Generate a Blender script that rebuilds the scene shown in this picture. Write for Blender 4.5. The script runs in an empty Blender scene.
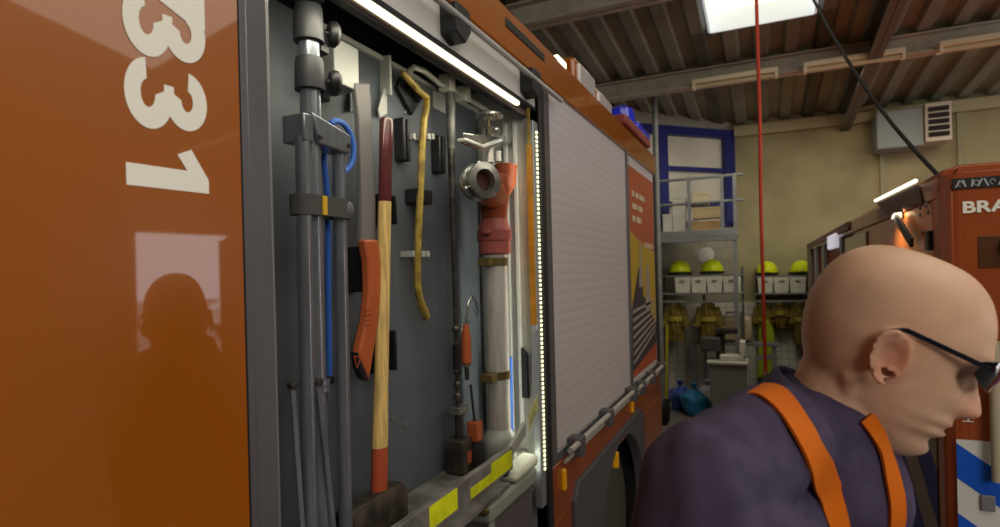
import bpy, bmesh, math, random
from mathutils import Vector, Matrix, noise
from math import sin, cos, pi, radians as R
random.seed(7)
sc = bpy.context.scene
COL = sc.collection
V = Vector
# ------------------------------------------------------------------ camera
CAM = V((0, 0, 1.75)); F_PX = 580.0; YAW = R(24.55); ROLL = 0.025; SH = 11.1
CR = V((cos(YAW), sin(YAW), 0)); CF = V((-sin(YAW), cos(YAW), 0)); CZ = V((0, 0, 1))
CRr = CR * cos(ROLL) - CZ * sin(ROLL); CUr = CZ * cos(ROLL) + CR * sin(ROLL)
def ray(px, py):
    return CF + CRr * ((px - 500) / F_PX) + CUr * ((263.5 - py + SH) / F_PX)
def PX(px, py, x):
    d = ray(px, py); return CAM + d * (x / d.x)
def PY(px, py, y):
    d = ray(px, py); return CAM + d * (y / d.y)
def PZ(px, py, z):
    d = ray(px, py); return CAM + d * ((z - CAM.z) / d.z)
def PT(px, py, t):
    return CAM + ray(px, py) * t
cam_d = bpy.data.cameras.new('camera'); cam = bpy.data.objects.new('camera', cam_d); COL.objects.link(cam)
cam_d.sensor_width = 36; cam_d.lens = F_PX / 1000 * 36; cam_d.shift_y = SH / 1000; cam_d.clip_start = 0.02
M = Matrix((CRr, CUr, -CF)).transposed().to_4x4(); M.translation = CAM
cam.matrix_world = M
cam_d.dof.use_dof = True; cam_d.dof.focus_distance = 1.25; cam_d.dof.aperture_fstop = 5.0
sc.camera = cam
# ------------------------------------------------------------------ materials
def lin(c):
    c = c / 255
    return c / 12.92 if c <= .04045 else ((c + .055) / 1.055) ** 2.4
def rgb(r, g, b): return (lin(r), lin(g), lin(b), 1)
MATS = {}
def mat(name, col, rough=.5, metal=0, coat=0, bump=0, bscale=200, vary=0, vscale=8, emis=0, trans=0, sss=0, wave=None, stretch=None, spec=.5, dirt=None):
    m = bpy.data.materials.new(name); m.use_nodes = True
    nt = m.node_tree; b = nt.nodes['Principled BSDF']; L = nt.links.new
    b.inputs['Base Color'].default_value = rgb(*col); b.inputs['Roughness'].default_value = rough
    b.inputs['Metallic'].default_value = metal; b.inputs['Coat Weight'].default_value = coat
    b.inputs['Coat Roughness'].default_value = .03; b.inputs['Specular IOR Level'].default_value = spec
    b.inputs['Transmission Weight'].default_value = trans
    if sss:
        b.inputs['Subsurface Weight'].default_value = sss; b.inputs['Subsurface Radius'].default_value = (1, .35, .2); b.inputs['Subsurface Scale'].default_value = .01
    if emis:
        b.inputs['Emission Color'].default_value = rgb(*col); b.inputs['Emission Strength'].default_value = emis
    tc = nt.nodes.new('ShaderNodeTexCoord'); mp = nt.nodes.new('ShaderNodeMapping'); L(tc.outputs['Object'], mp.inputs[0])
    if stretch: mp.inputs['Scale'].default_value = stretch
    if vary:
        n = nt.nodes.new('ShaderNodeTexNoise'); n.inputs['Scale'].default_value = vscale; n.inputs['Detail'].default_value = 6; L(mp.outputs[0], n.inputs[0])
        mx = nt.nodes.new('ShaderNodeMix'); mx.data_type = 'RGBA'
        c2 = dirt if dirt else tuple(max(0, c * (1 - vary)) for c in col)
        cr = nt.nodes.new('ShaderNodeMapRange'); cr.inputs[1].default_value = .38; cr.inputs[2].default_value = .68; L(n.outputs[0], cr.inputs[0])
        L(cr.outputs[0], mx.inputs[0]); mx.inputs[6].default_value = rgb(*col); mx.inputs[7].default_value = rgb(*c2)
        L(mx.outputs[2], b.inputs['Base Color'])
    if bump:
        n2 = nt.nodes.new('ShaderNodeTexNoise'); n2.inputs['Scale'].default_value = bscale; n2.inputs['Detail'].default_value = 4; L(mp.outputs[0], n2.inputs[0])
        bp = nt.nodes.new('ShaderNodeBump'); bp.inputs['Strength'].default_value = bump; bp.inputs['Distance'].default_value = .004; L(n2.outputs[0], bp.inputs['Height'])
        L(bp.outputs[0], b.inputs['Normal'])
    if wave:      # (axis, scale per metre, strength, distance, darken)
        ax, scl, st, dist, dk = wave
        w = nt.nodes.new('ShaderNodeTexWave'); w.wave_type = 'BANDS'; w.bands_direction = ax; w.inputs['Scale'].default_value = scl / 3.183; w.inputs['Distortion'].default_value = 0
        L(tc.outputs['Object'], w.inputs[0])
        bp = nt.nodes.new('ShaderNodeBump'); bp.inputs['Strength'].default_value = st; bp.inputs['Distance'].default_value = dist; L(w.outputs['Fac'], bp.inputs['Height']); L(bp.outputs[0], b.inputs['Normal'])
        if dk:
            mx = nt.nodes.new('ShaderNodeMix'); mx.data_type = 'RGBA'
            pw = nt.nodes.new('ShaderNodeMath'); pw.operation = 'POWER'; pw.inputs[1].default_value = .5; L(w.outputs['Fac'], pw.inputs[0])
            L(pw.outputs[0], mx.inputs[0]); mx.inputs[7].default_value = rgb(*col); mx.inputs[6].default_value = rgb(*[c * (1 - dk) for c in col]); L(mx.outputs[2], b.inputs['Base Color'])
    MATS[name] = m; return m
orange = mat('orange_paint', (154, 82, 8), .35, coat=1, vary=.05, vscale=2)
orange_far = mat('orange_red_paint', (152, 72, 34), .35, coat=.6, vary=.08, vscale=3)
grey_frame = mat('grey_anodised_frame', (104, 102, 106), .45, .3, vary=.1, vscale=5)
dark_frame = mat('dark_frame', (44, 44, 48), .5, .1)
rubber = mat('black_rubber', (22, 22, 24), .7, bump=.2)
black_pl = mat('black_plastic', (26, 26, 29), .45)
board = mat('grey_painted_steel', (88, 94, 100), .5, .15, bump=.08, bscale=300, vary=.14, vscale=4)
board_d = mat('dark_grey_steel', (70, 72, 76), .5, .2, vary=.1)
alu = mat('aluminium', (185, 187, 188), .32, .85, bump=.05, bscale=60, vary=.15, vscale=10)
alu_br = mat('brushed_aluminium_tube', (212, 208, 200), .32, .45, vary=.14, vscale=7, stretch=(8, 8, 1))
alu_d = mat('dull_aluminium_tube', (164, 170, 178), .28, .8, vary=.14, vscale=9, stretch=(6, 6, 1))
alu_w = mat('pale_grey_enamel', (176, 176, 170), .45, .1, vary=.08, vscale=6)
chrome = mat('worn_chrome', (205, 205, 200), .2, .9, vary=.3, vscale=25)
steel_d = mat('dark_tool_steel', (92, 88, 84), .42, .7, vary=.4, vscale=30, bump=.2, bscale=90)
shutter_m = mat('shutter_slats', (196, 190, 192), .42, .15, wave=('Z', 28, .12, .002, .04))
shelf_m = mat('worn_grey_shelf', (150, 146, 142), .5, .3, vary=.35, vscale=14, bump=.1)
white_paint = mat('white_vinyl', (232, 228, 214), .5)
wood = mat('pale_wood', (216, 182, 112), .45, vary=.25, vscale=10, stretch=(12, 12, 1), coat=.2)
maroon = mat('maroon_varnish', (88, 30, 32), .3, coat=.5, vary=.35, vscale=30, stretch=(3, 3, 1))
red_dip = mat('red_orange_dip', (158, 70, 42), .5, vary=.1)
head_m = mat('worn_black_steel', (44, 40, 38), .6, .3, vary=.6, vscale=22, dirt=(82, 72, 60), bump=.3, bscale=60)
bar_y = mat('ochre_painted_bar', (166, 142, 62), .45, .1, vary=.3, vscale=30, dirt=(96, 78, 34))
saw_o = mat('orange_plastic', (168, 84, 46), .42, vary=.08)
blue_rope = mat('blue_rope', (52, 96, 176), .6, bump=.4, bscale=250)
hyd_red = mat('orange_red_casting', (128, 60, 32), .42, vary=.15, vscale=20, bump=.1, bscale=120)
hyd_pink = mat('faded_red_coupling', (148, 78, 70), .5, vary=.15, vscale=20)
brass = mat('old_brass_strap', (120, 106, 62), .45, .5, vary=.25, vscale=20)
yellow_tape = mat('fluorescent_yellow_tape', (228, 234, 30), .5, vary=.12, vscale=25)
led = mat('led_white', (255, 247, 190), .4, emis=2.2)
led_soft = mat('led_diffuser', (255, 250, 220), .4, emis=1.5)
silver_strip = mat('silver_strip', (168, 172, 182), .35, .5)
tyre = mat('tyre_rubber', (84, 79, 73), .8, bump=.4, bscale=40)
fender_m = mat('grey_plastic_fender', (82, 80, 84), .6, bump=.1)
amber = mat('amber_lens', (200, 140, 16), .25, coat=.5, emis=.15)
lens_w = mat('work_light_lens', (196, 190, 188), .25, .1, coat=.6)
blue_lens = mat('blue_beacon_lens', (40, 50, 190), .15, coat=.8, emis=.15)
wall_m = mat('cream_wall', (158, 149, 114), .8, vary=.12, vscale=2, bump=.1)
floor_m = mat('grey_hall_floor', (112, 108, 104), .45, vary=.2, vscale=3)
roof_m = mat('corrugated_roof', (150, 152, 136), .6, .2, vary=.15, vscale=2)
beam_m = mat('grey_steel_beam', (196, 190, 172), .55, .1, vary=.1)
beam_dark = mat('dark_steel_beam', (104, 100, 90), .6, .1)
blue_frame = mat('blue_steel_frame', (34, 40, 100), .45)
rail_m = mat('galvanised_rail', (140, 144, 146), .45, .4, vary=.1)
tube_m = mat('fluorescent_fitting', (232, 222, 188), .5)
cardb = mat('cardboard', (168, 140, 96), .8, vary=.1)
neon = mat('neon_yellow_shell', (206, 222, 20), .4, coat=.4)
coat_m = mat('fire_coat_fabric', (122, 104, 48), .9, vary=.35, vscale=14, bump=.3, bscale=60)
mesh_m = mat('pale_tiles', (140, 138, 132), .6)
white_bin = mat('pale_plastic', (206, 204, 192), .5, vary=.06)
skyl = mat('skylight_dome', (250, 245, 208), .4, emis=1.3)
cloth = mat('aubergine_navy_jersey', (76, 67, 90), .92, vary=.12, vscale=40, bump=.12, bscale=900, spec=.2)
strap_m = mat('orange_webbing', (200, 100, 20), .75, bump=.15, bscale=700, spec=.3)
glass_b = mat('smoked_lens', (14, 14, 18), .08, coat=1)
plastic_b = mat('dark_frame_plastic', (18, 22, 34), .3, coat=.4)
# ------------------------------------------------------------------ mesh builders
def frame_of(d):
    d = d.normalized(); a = V((0, 0, 1)) if abs(d.z) < .9 else V((1, 0, 0))
    u = d.cross(a).normalized(); return u, d.cross(u).normalized()
class MB:
    def __init__(s): s.bm = bmesh.new()
    def box(s, lo, hi):
        lo, hi = V(lo), V(hi)
        return s.obox((lo + hi) / 2, hi - lo)
    def obox(s, c, size, rot=None):
        m = Matrix.Translation(V(c)) @ (rot.to_4x4() if rot else Matrix.Identity(4)) @ Matrix.Diagonal((size[0], size[1], size[2], 1))
        bmesh.ops.create_cube(s.bm, size=1, matrix=m); return s
    def loft(s, rings, cap=True, close=True):
        vs = [[s.bm.verts.new(p) for p in r] for r in rings]; n = len(vs[0])
        for a, b in zip(vs, vs[1:]):
            for i in range(n if close else n - 1):
                j = (i + 1) % n
                try: s.bm.faces.new((a[i], a[j], b[j], b[i]))
                except ValueError: pass
        if cap and close:
            s.bm.faces.new(vs[0][::-1]); s.bm.faces.new(vs[-1])
        return s
    def tube(s, pts, r, n=14, cap=True):
        pts = [V(p) for p in pts]; rs = r if isinstance(r, (list, tuple)) else [r] * len(pts); rings = []
        u = None
        for i, p in enumerate(pts):
            d = (pts[min(i + 1, len(pts) - 1)] - pts[max(i - 1, 0)]).normalized()
            if u is None: u, w = frame_of(d)
            else:
                u = (u - d * u.dot(d)).normalized(); w = d.cross(u).normalized()
            rings.append([p + (u * cos(2 * pi * k / n) + w * sin(2 * pi * k / n)) * rs[i] for k in range(n)])
        return s.loft(rings, cap)
    def band(s, pts, wdir, w, th):      # flat strap following pts; wdir = list or vector across
        pts = [V(p) for p in pts]; rings = []
        for i, p in enumerate(pts):
            d = (pts[min(i + 1, len(pts) - 1)] - pts[max(i - 1, 0)]).normalized()
            a = V(wdir[i] if isinstance(wdir, list) else wdir).normalized(); a = (a - d * a.dot(d)).normalized(); nn = d.cross(a).normalized()
            rings.append([p + a * w / 2 + nn * th / 2, p - a * w / 2 + nn * th / 2, p - a * w / 2 - nn * th / 2, p + a * w / 2 - nn * th / 2])
        return s.loft(rings)
    def lathe(s, c, d, prof, n=28, cap=True):
        c, d = V(c), V(d).normalized(); u, w = frame_of(d)
        return s.loft([[c + d * h + (u * cos(2 * pi * k / n) + w * sin(2 * pi * k / n)) * r for k in range(n)] for r, h in prof], cap)
    def prism(s, poly, ext):            # planar polygon of 3d points, extruded by vector
        a = [s.bm.verts.new(V(p)) for p in poly]; b = [s.bm.verts.new(V(p) + V(ext)) for p in poly]; n = len(a)
        s.bm.faces.new(a[::-1]); s.bm.faces.new(b)
        for i in range(n): s.bm.faces.new((a[i], a[(i + 1) % n], b[(i + 1) % n], b[i]))
        return s
    def ball(s, c, r, sc_=(1, 1, 1), seg=24, rot=None):
        m = Matrix.Translation(V(c)) @ (rot.to_4x4() if rot else Matrix.Identity(4)) @ Matrix.Diagonal((r * sc_[0], r * sc_[1], r * sc_[2], 1))
        bmesh.ops.create_uvsphere(s.bm, u_segments=seg, v_segments=max(8, seg // 2), radius=1, matrix=m); return s
    def build(s, name, m, parent=None, bevel=0, smooth=None, seg=2, subsurf=0):
        bmesh.ops.recalc_face_normals(s.bm, faces=s.bm.faces[:])
        me = bpy.data.meshes.new(name); org = V((0, 0, 0))
        if parent is not None: org = ROOTLOC[parent.name]
        else:
            xs = [v.co for v in s.bm.verts]
            org = V(((min(v.x for v in xs) + max(v.x for v in xs)) / 2, (min(v.y for v in xs) + max(v.y for v in xs)) / 2, min(v.z for v in xs)))
        for v in s.bm.verts: v.co -= org
        s.bm.to_mesh(me); s.bm.free(); me.materials.append(m)
        o = bpy.data.objects.new(name, me); COL.objects.link(o)
        if parent is not None: o.parent = parent
        else: o.location = org
        ROOTLOC[o.name] = org
        if smooth is None: smooth = 35
        if smooth:
            me.polygons.foreach_set('use_smooth', [True] * len(me.polygons))
            try: me.set_sharp_from_angle(angle=R(smooth))
            except Exception: pass
        if bevel:
            b = o.modifiers.new('bevel', 'BEVEL'); b.width = bevel; b.segments = seg; b.limit_method = 'ANGLE'; b.angle_limit = R(40)
        if subsurf:
            b = o.modifiers.new('sub', 'SUBSURF'); b.levels = b.render_levels = subsurf
        return o
ROOTLOC = {}
def thing(name, label, cat, loc, group=None):
    o = bpy.data.objects.new(name, None); COL.objects.link(o); o.location = loc; o.empty_display_size = .05
    ROOTLOC[o.name] = V(loc); o['label'] = label; o['category'] = cat
    if group: o['group'] = group
    return o
def tag(o, label, cat, group=None, kind=None):
    o['label'] = label; o['category'] = cat
    if group: o['group'] = group
    if kind: o['kind'] = kind
    return o
def struct(o): o['kind'] = 'structure'; return o
def box(lo, hi, name, m, parent=None, bevel=0): return MB().box(lo, hi).build(name, m, parent, bevel)
def text(s, size, M4, name, m, parent, extr=.0008, bold=0, warp=None, xs=1):
    cu = bpy.data.curves.new(name, 'FONT'); cu.body = s; cu.size = size; cu.extrude = extr; cu.offset = bold
    t = bpy.data.objects.new('tmp', cu); COL.objects.link(t)
    dg = bpy.context.evaluated_depsgraph_get(); me = bpy.data.meshes.new_from_object(t.evaluated_get(dg))
    bpy.data.objects.remove(t)
    org = ROOTLOC[parent.name]
    for v in me.vertices:
        v.co.x *= xs
        p = M4 @ v.co
        if warp: p = warp(p)
        v.co = p - org
    me.name = name; me.materials.clear(); me.materials.append(m)
    o = bpy.data.objects.new(name, me); COL.objects.link(o); o.parent = parent; ROOTLOC[o.name] = org
    return o
# ================================================================== HALL
WY = 8.88
struct(box((-9, -8, -.1), (10, 9.6, 0), 'floor', floor_m))
struct(box((-.45, WY, 0), (10.2, WY + .2, 3.95), 'wall_back', wall_m))
struct(box((-6.2, -8, 0), (-6, 9, 6.2), 'wall_left', wall_m))
struct(box((-6, -8.2, 0), (10, -8, 6.2), 'wall_front', wall_m))
# right wall with a gateway to the yard
GX = 9.6; G0, G1, GZ = 4.1, 7.4, 2.75
b = MB(); b.box((GX, -8, 0), (GX + .2, G0, 5.3)); b.box((GX, G1, 0), (GX + .2, WY, 5.3)); b.box((GX, G0, GZ), (GX + .2, G1, 5.3))
struct(b.build('wall_right', wall_m))
b = MB()
for y in (G0 + .06, G1 - .06): b.box((GX - .08, y - .06, 0), (GX + .24, y + .06, GZ))
b.box((GX - .08, G0, GZ - .1), (GX + .24, G1, GZ)); struct(b.build('door_1', white_paint))
# corner wall at 45 degrees with blue framed glazing
A = V((-.38, WY, 0)); D45 = V((-1, -1, 0)).normalized(); N45 = V((1, -1, 0)).normalized()
def C45(s, z, off=0): return A + D45 * s + V((0, 0, z)) + N45 * off
b = MB()
def slab45(b, s0, s1, z0, z1, o0, o1):
    p = [C45(s0, z0, o0), C45(s1, z0, o0), C45(s1, z0, o1), C45(s0, z0, o1)]; b.prism(p, (0, 0, z1 - z0)); return b
slab45(b, 0, 3.4, 0, 2.35, 0, -.15); slab45(b, 0, 3.4, 3.68, 3.95, 0, -.15)
struct(b.build('wall_corner', mat('painted_block_wall', (150, 146, 128), .8, vary=.1)))
struct(box((-6, 6.42, 0), (-2.75, 6.55, 5.2), 'wall_office', wall_m))
b = MB(); slab45(b, 0, .17, 2.35, 3.68, .05, -.1); slab45(b, 1.13, 1.27, 2.35, 3.68, .05, -.1); slab45(b, 2.3, 2.44, 2.35, 3.68, .05, -.1)
slab45(b, 0, 3.4, 3.58, 3.7, .06, -.1); slab45(b, 0, 3.4, 3.1, 3.16, .04, -.08); slab45(b, 0, 3.4, 2.35, 2.42, .05, -.1); slab45(b, 0, 3.4, 2.62, 2.68, .04, -.06)
struct(b.build('window_1', blue_frame, bevel=.005))
b = MB(); slab45(b, .17, 3.4, 2.42, 3.58, -.03, -.04)
gl = b.build('window_2', mat('office_glass', (196, 192, 176), .12, spec=.6, vary=.15, vscale=1.5)); struct(gl)
# roof
def zr(y): return 3.78 + .083 * (WY - y)
bmr = MB(); rings = []; x = -9.0; prof = []; k = 0
pitch = .28
while x < 10.2:
    prof += [(x, 0), (x + .11, 0), (x + .14, .05), (x + .25, .05)]; x += pitch
def ringy(y): return [V((px, y, zr(y) + dz)) for px, dz in prof]
# leave an opening for the roof light
SX0, SX1, SY0, SY1 = -.42, .45, 3.6, 5.9
lft = [p for p in prof if p[0] <= SX0 + .06]; rgt = [p for p in prof if p[0] >= SX1 - .02]; mid = [p for p in prof if SX0 - .2 < p[0] < SX1 + .26]
b = MB()
for ps, ya, yb in ((lft, WY + .6, -8.2), (rgt, WY + .6, -8.2), (mid, WY + .6, SY1), (mid, SY0, -8.2)):
    b.loft([[V((q[0], ya, zr(ya) + q[1])) for q in ps], [V((q[0], yb, zr(yb) + q[1])) for q in ps]], cap=False, close=False)
b.prism([(-9, -8.2, zr(-8.2) + .2), (10.2, -8.2, zr(-8.2) + .2), (10.2, SY0, zr(SY0) + .2), (-9, SY0, zr(SY0) + .2)], (0, 0, .05))
b.prism([(-9, SY1, zr(SY1) + .2), (10.2, SY1, zr(SY1) + .2), (10.2, 9.6, zr(9.6) + .2), (-9, 9.6, zr(9.6) + .2)], (0, 0, .05))
b.prism([(-9, SY0, zr(SY0) + .2), (SX0, SY0, zr(SY0) + .2), (SX0, SY1, zr(SY1) + .2), (-9, SY1, zr(SY1) + .2)], (0, 0, .05))
b.prism([(SX1, SY0, zr(SY0) + .2), (10.2, SY0, zr(SY0) + .2), (10.2, SY1, zr(SY1) + .2), (SX1, SY1, zr(SY1) + .2)], (0, 0, .05))
struct(b.build('ceiling', roof_m, smooth=0))
st = thing('roof_light', 'bright rectangular skylight in the corrugated roof above the hanging red cord', 'skylight', (0, 4.8, 4.1))
MB().prism([(SX0, SY0, zr(SY0) + .17), (SX1, SY0, zr(SY0) + .17), (SX1, SY1, zr(SY1) + .17), (SX0, SY1, zr(SY1) + .17)], (0, 0, .02)).build('skylight_pane', skyl, st)
b = MB()
for xx in (SX0 - .02, SX1): b.prism([(xx, SY0, zr(SY0) - .02), (xx + .02, SY0, zr(SY0) - .02), (xx + .02, SY1, zr(SY1) - .02), (xx, SY1, zr(SY1) - .02)], (0, 0, .2))
b.box((SX0, SY1, zr(SY1) - .02), (SX1, SY1 + .02, zr(SY1) + .2)); b.box((SX0, SY0 - .02, zr(SY0) - .02), (SX1, SY0, zr(SY0) + .2))
b.build('skylight_curb', mat('glowing_curb', (214, 220, 226), .5, emis=.5), st)  # curb is no lamp; its glow paints in the daylight on it
def ibeam(b, p0, p1, w, h, ax):
    p0, p1 = V(p0), V(p1); d = (p1 - p0); s = V((0, 1, 0)) if ax == 'x' else V((1, 0, 0))
    for (hw, z0, z1) in ((w / 2, -h / 2, -h / 2 + .015), (w / 2, h / 2 - .015, h / 2), (.006, -h / 2, h / 2)):
        q = [p0 - s * hw + V((0, 0, z0)), p0 + s * hw + V((0, 0, z0)), p0 + s * hw + V((0, 0, z1)), p0 - s * hw + V((0, 0, z1))]
        b.prism(q, d)
    return b
n = 1
for y, h in ((6.75, .19), (4.75, .2), (1.6, .22)):
    struct(ibeam(MB(), (-6, y, zr(y) - h / 2 - .01), (9.6, y, zr(y) - h / 2 - .01), .16, h, 'x').build('trim_%d' % n, beam_m)); n += 1
for xx in (1.0, 4.6, -3.6):
    p0, p1 = (xx, WY, zr(WY) - .13), (xx, -8, zr(-8) - .13)
    struct(ibeam(MB(), p0, p1, .12, .24, 'y').build('trim_%d' % n, beam_dark)); n += 1
# eaves trims on back wall, wall joints
b = MB(); b.box((-.35, WY - .1, 3.6), (9.6, WY, 3.74)); struct(b.build('trim_%d' % n, mat('eaves_trim', (170, 160, 126), .6))); n += 1
b = MB()
for px in (882, 960): 
    xx = PY(px, 150, WY).x; b.box((xx - .03, WY - .03, 0), (xx + .03, WY, 3.6))
struct(b.build('trim_%d' % n, mat('wall_joint', (150, 146, 118), .7))); n += 1
# tile-clad lower part of back walls
tile = bpy.data.materials.new('grey_tile_cladding'); tile.use_nodes = True; nt = tile.node_tree
br = nt.nodes.new('ShaderNodeTexBrick'); tc = nt.nodes.new('ShaderNodeTexCoord'); cx = nt.nodes.new('ShaderNodeSeparateXYZ'); cb = nt.nodes.new('ShaderNodeCombineXYZ')
nt.links.new(tc.outputs['Object'], cx.inputs[0]); nt.links.new(cx.outputs[0], cb.inputs[0]); nt.links.new(cx.outputs[2], cb.inputs[1]); nt.links.new(cb.outputs[0], br.inputs[0])
br.offset = 0; br.inputs['Scale'].default_value = 1; br.inputs['Brick Width'].default_value = .1; br.inputs['Row Height'].default_value = .1; br.inputs['Mortar Size'].default_value = .008
br.inputs['Color1'].default_value = rgb(204, 202, 192); br.inputs['Color2'].default_value = rgb(198, 196, 186); br.inputs['Mortar'].default_value = rgb(170, 168, 162)
nt.links.new(br.outputs[0], nt.nodes['Principled BSDF'].inputs['Base Color']); nt.nodes['Principled BSDF'].inputs['Roughness'].default_value = .4
def tiles(pts, name):
    struct(MB().prism(pts, (0, 0, 1.28)).build(name, tile))
tiles([(-.36, WY - .02, 0), (3.5, WY - .02, 0), (3.5, WY, 0), (-.36, WY, 0)], 'trim_%d' % n); n += 1
tiles([C45(0.02, 0), C45(2.9, 0), C45(2.9, 0, .02), C45(0.02, 0, .02)], 'trim_%d' % n); n += 1
p0, p1 = PZ(655, 405, .001), PZ(712, 403, .001)
o = MB().prism([p0 + V((-1.5, 0, 0)), p1 + V((2.5, 0, 0)), p1 + V((2.5, .09, 0)), p0 + V((-1.5, .09, 0))], (0, 0, .002)).build('floor_line', mat('yellow_floor_paint', (196, 180, 40), .6))
struct(o); o.name = 'trim_%d' % n; n += 1
# fluorescent fittings
def fitting(x0, x1, y, z, lab):
    t = thing('fluorescent_light', lab, 'ceiling light', ((x0 + x1) / 2, y, z), 'fluorescent fittings under the roof beam')
    MB().box((x0, y - .05, z + .03), (x1, y + .05, z + .08)).build('housing', tube_m, t, .006)
    MB().tube([(x0 + .03, y, z + .005), (x1 - .03, y, z + .005)], .022, 12).build('tube', mat('unlit_tube' + lab[:4], (206, 196, 158), .3), t)
    for xe in (x0, x1 - .03): MB().box((xe, y - .04, z - .02), (xe + .03, y + .04, z + .06)).build('end_cap', tube_m, t, .004)
yb = 6.58; zb = PY(735, 79, yb).z
for (a, c, py, lab) in ((692, 778, 78, 'long unlit fluorescent fitting on the roof beam, nearest the red cord'), (803, 905, 59, 'unlit fluorescent fitting on the roof beam, middle one in the row'), (938, 1040, 40, 'unlit fluorescent fitting on the roof beam at the right edge of the photo')):
    fitting(PY(a, py, yb).x, PY(c, py, yb).x, yb, zb - .03, lab)
# free column and storage gallery
YP = 7.35
zp = PY(697, 236, YP).z
xl, xr = PY(657, 240, YP).x, PY(737, 240, YP).x
o = MB().tube([(PY(657, 200, YP - .15).x, YP - .15, 0), (PY(657, 200, YP - .15).x, YP - .15, zr(YP) - .02)], .035, 16).build('round_post', rail_m)
tag(o, 'slim grey round post standing beside the storage gallery railing', 'post')
g = thing('storage_gallery', 'grey steel storage gallery with railing below the blue framed windows', 'gallery', ((xl + xr) / 2, YP + .4, 0))
MB().box((xl - 1.0, YP, zp - .07), (xr, YP + .07, zp + .07)).box((xl - 1.0, YP, zp - .02), (xr, YP + .5, zp + .0)).build('platform', rail_m, g, .004)
for xx in (xr - .05, xl - .9): MB().box((xx, YP + .01, 0), (xx + .05, YP + .06, zp - .07)).build('leg', rail_m, g)
for px in (689, 722, 735):
    xx = PY(px, 210, YP).x; MB().box((xx - .02, YP + .01, zp + .07), (xx + .02, YP + .05, zp + .72)).build('railing_post', rail_m, g)
for zz in (zp + .7, zp + .4): MB().tube([(xl - 1.0, YP + .03, zz), (xr + .08, YP + .03, zz)], .018, 10).build('handrail', rail_m, g)
YB = YP + .28
for i, (a, c, t0, t1, m, lab) in enumerate(((663, 672, 234, 214, white_bin, 'small pale box at the left end of the gallery'), (673, 684, 234, 196, white_bin, 'tall grey white carton standing on the gallery by the first railing post'),
        (691, 719, 234, 220, cardb, 'flat brown cardboard box lowest in the stack on the gallery'), (693, 721, 219, 206, mat('pale_card', (178, 160, 122), .8), 'tan cardboard box in the middle of the gallery stack'), (692, 708, 205, 192, mat('pale_card2', (190, 180, 150), .8), 'small pale box on top of the gallery stack'))):
    q0, q1 = PY(a, t0, YB), PY(c, t1, YB); zz0 = zp + .001 if t0 == 234 else q0.z
    t = thing('storage_box', lab, 'box', ((q0.x + q1.x) / 2, YB, zz0), 'boxes on the storage gallery')
    MB().box((q0.x, YB, zz0), (q1.x, YB + .2, q1.z - .012)).build('carton', m, t, .004); MB().box((q0.x - .004, YB - .004, q1.z - .03), (q1.x + .004, YB + .204, q1.z)).build('lid', m, t, .003)
# round mirror disc
p = PY(706, 255, 8.1); t = thing('round_mirror', 'white round disc mirror hanging under the storage gallery', 'mirror', p)
MB().lathe(p, (0, -1, 0), [(.1, -.01), (.103, 0), (.1, .012), (.085, .016), (.001, .022)], 32).build('disc', mat('disc_white', (250, 250, 246), .4), t)
MB().tube([p, p + V((0, .05, .25)), (p.x, 8.18, zp)], .008, 8).build('hanger', rail_m, t)
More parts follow.
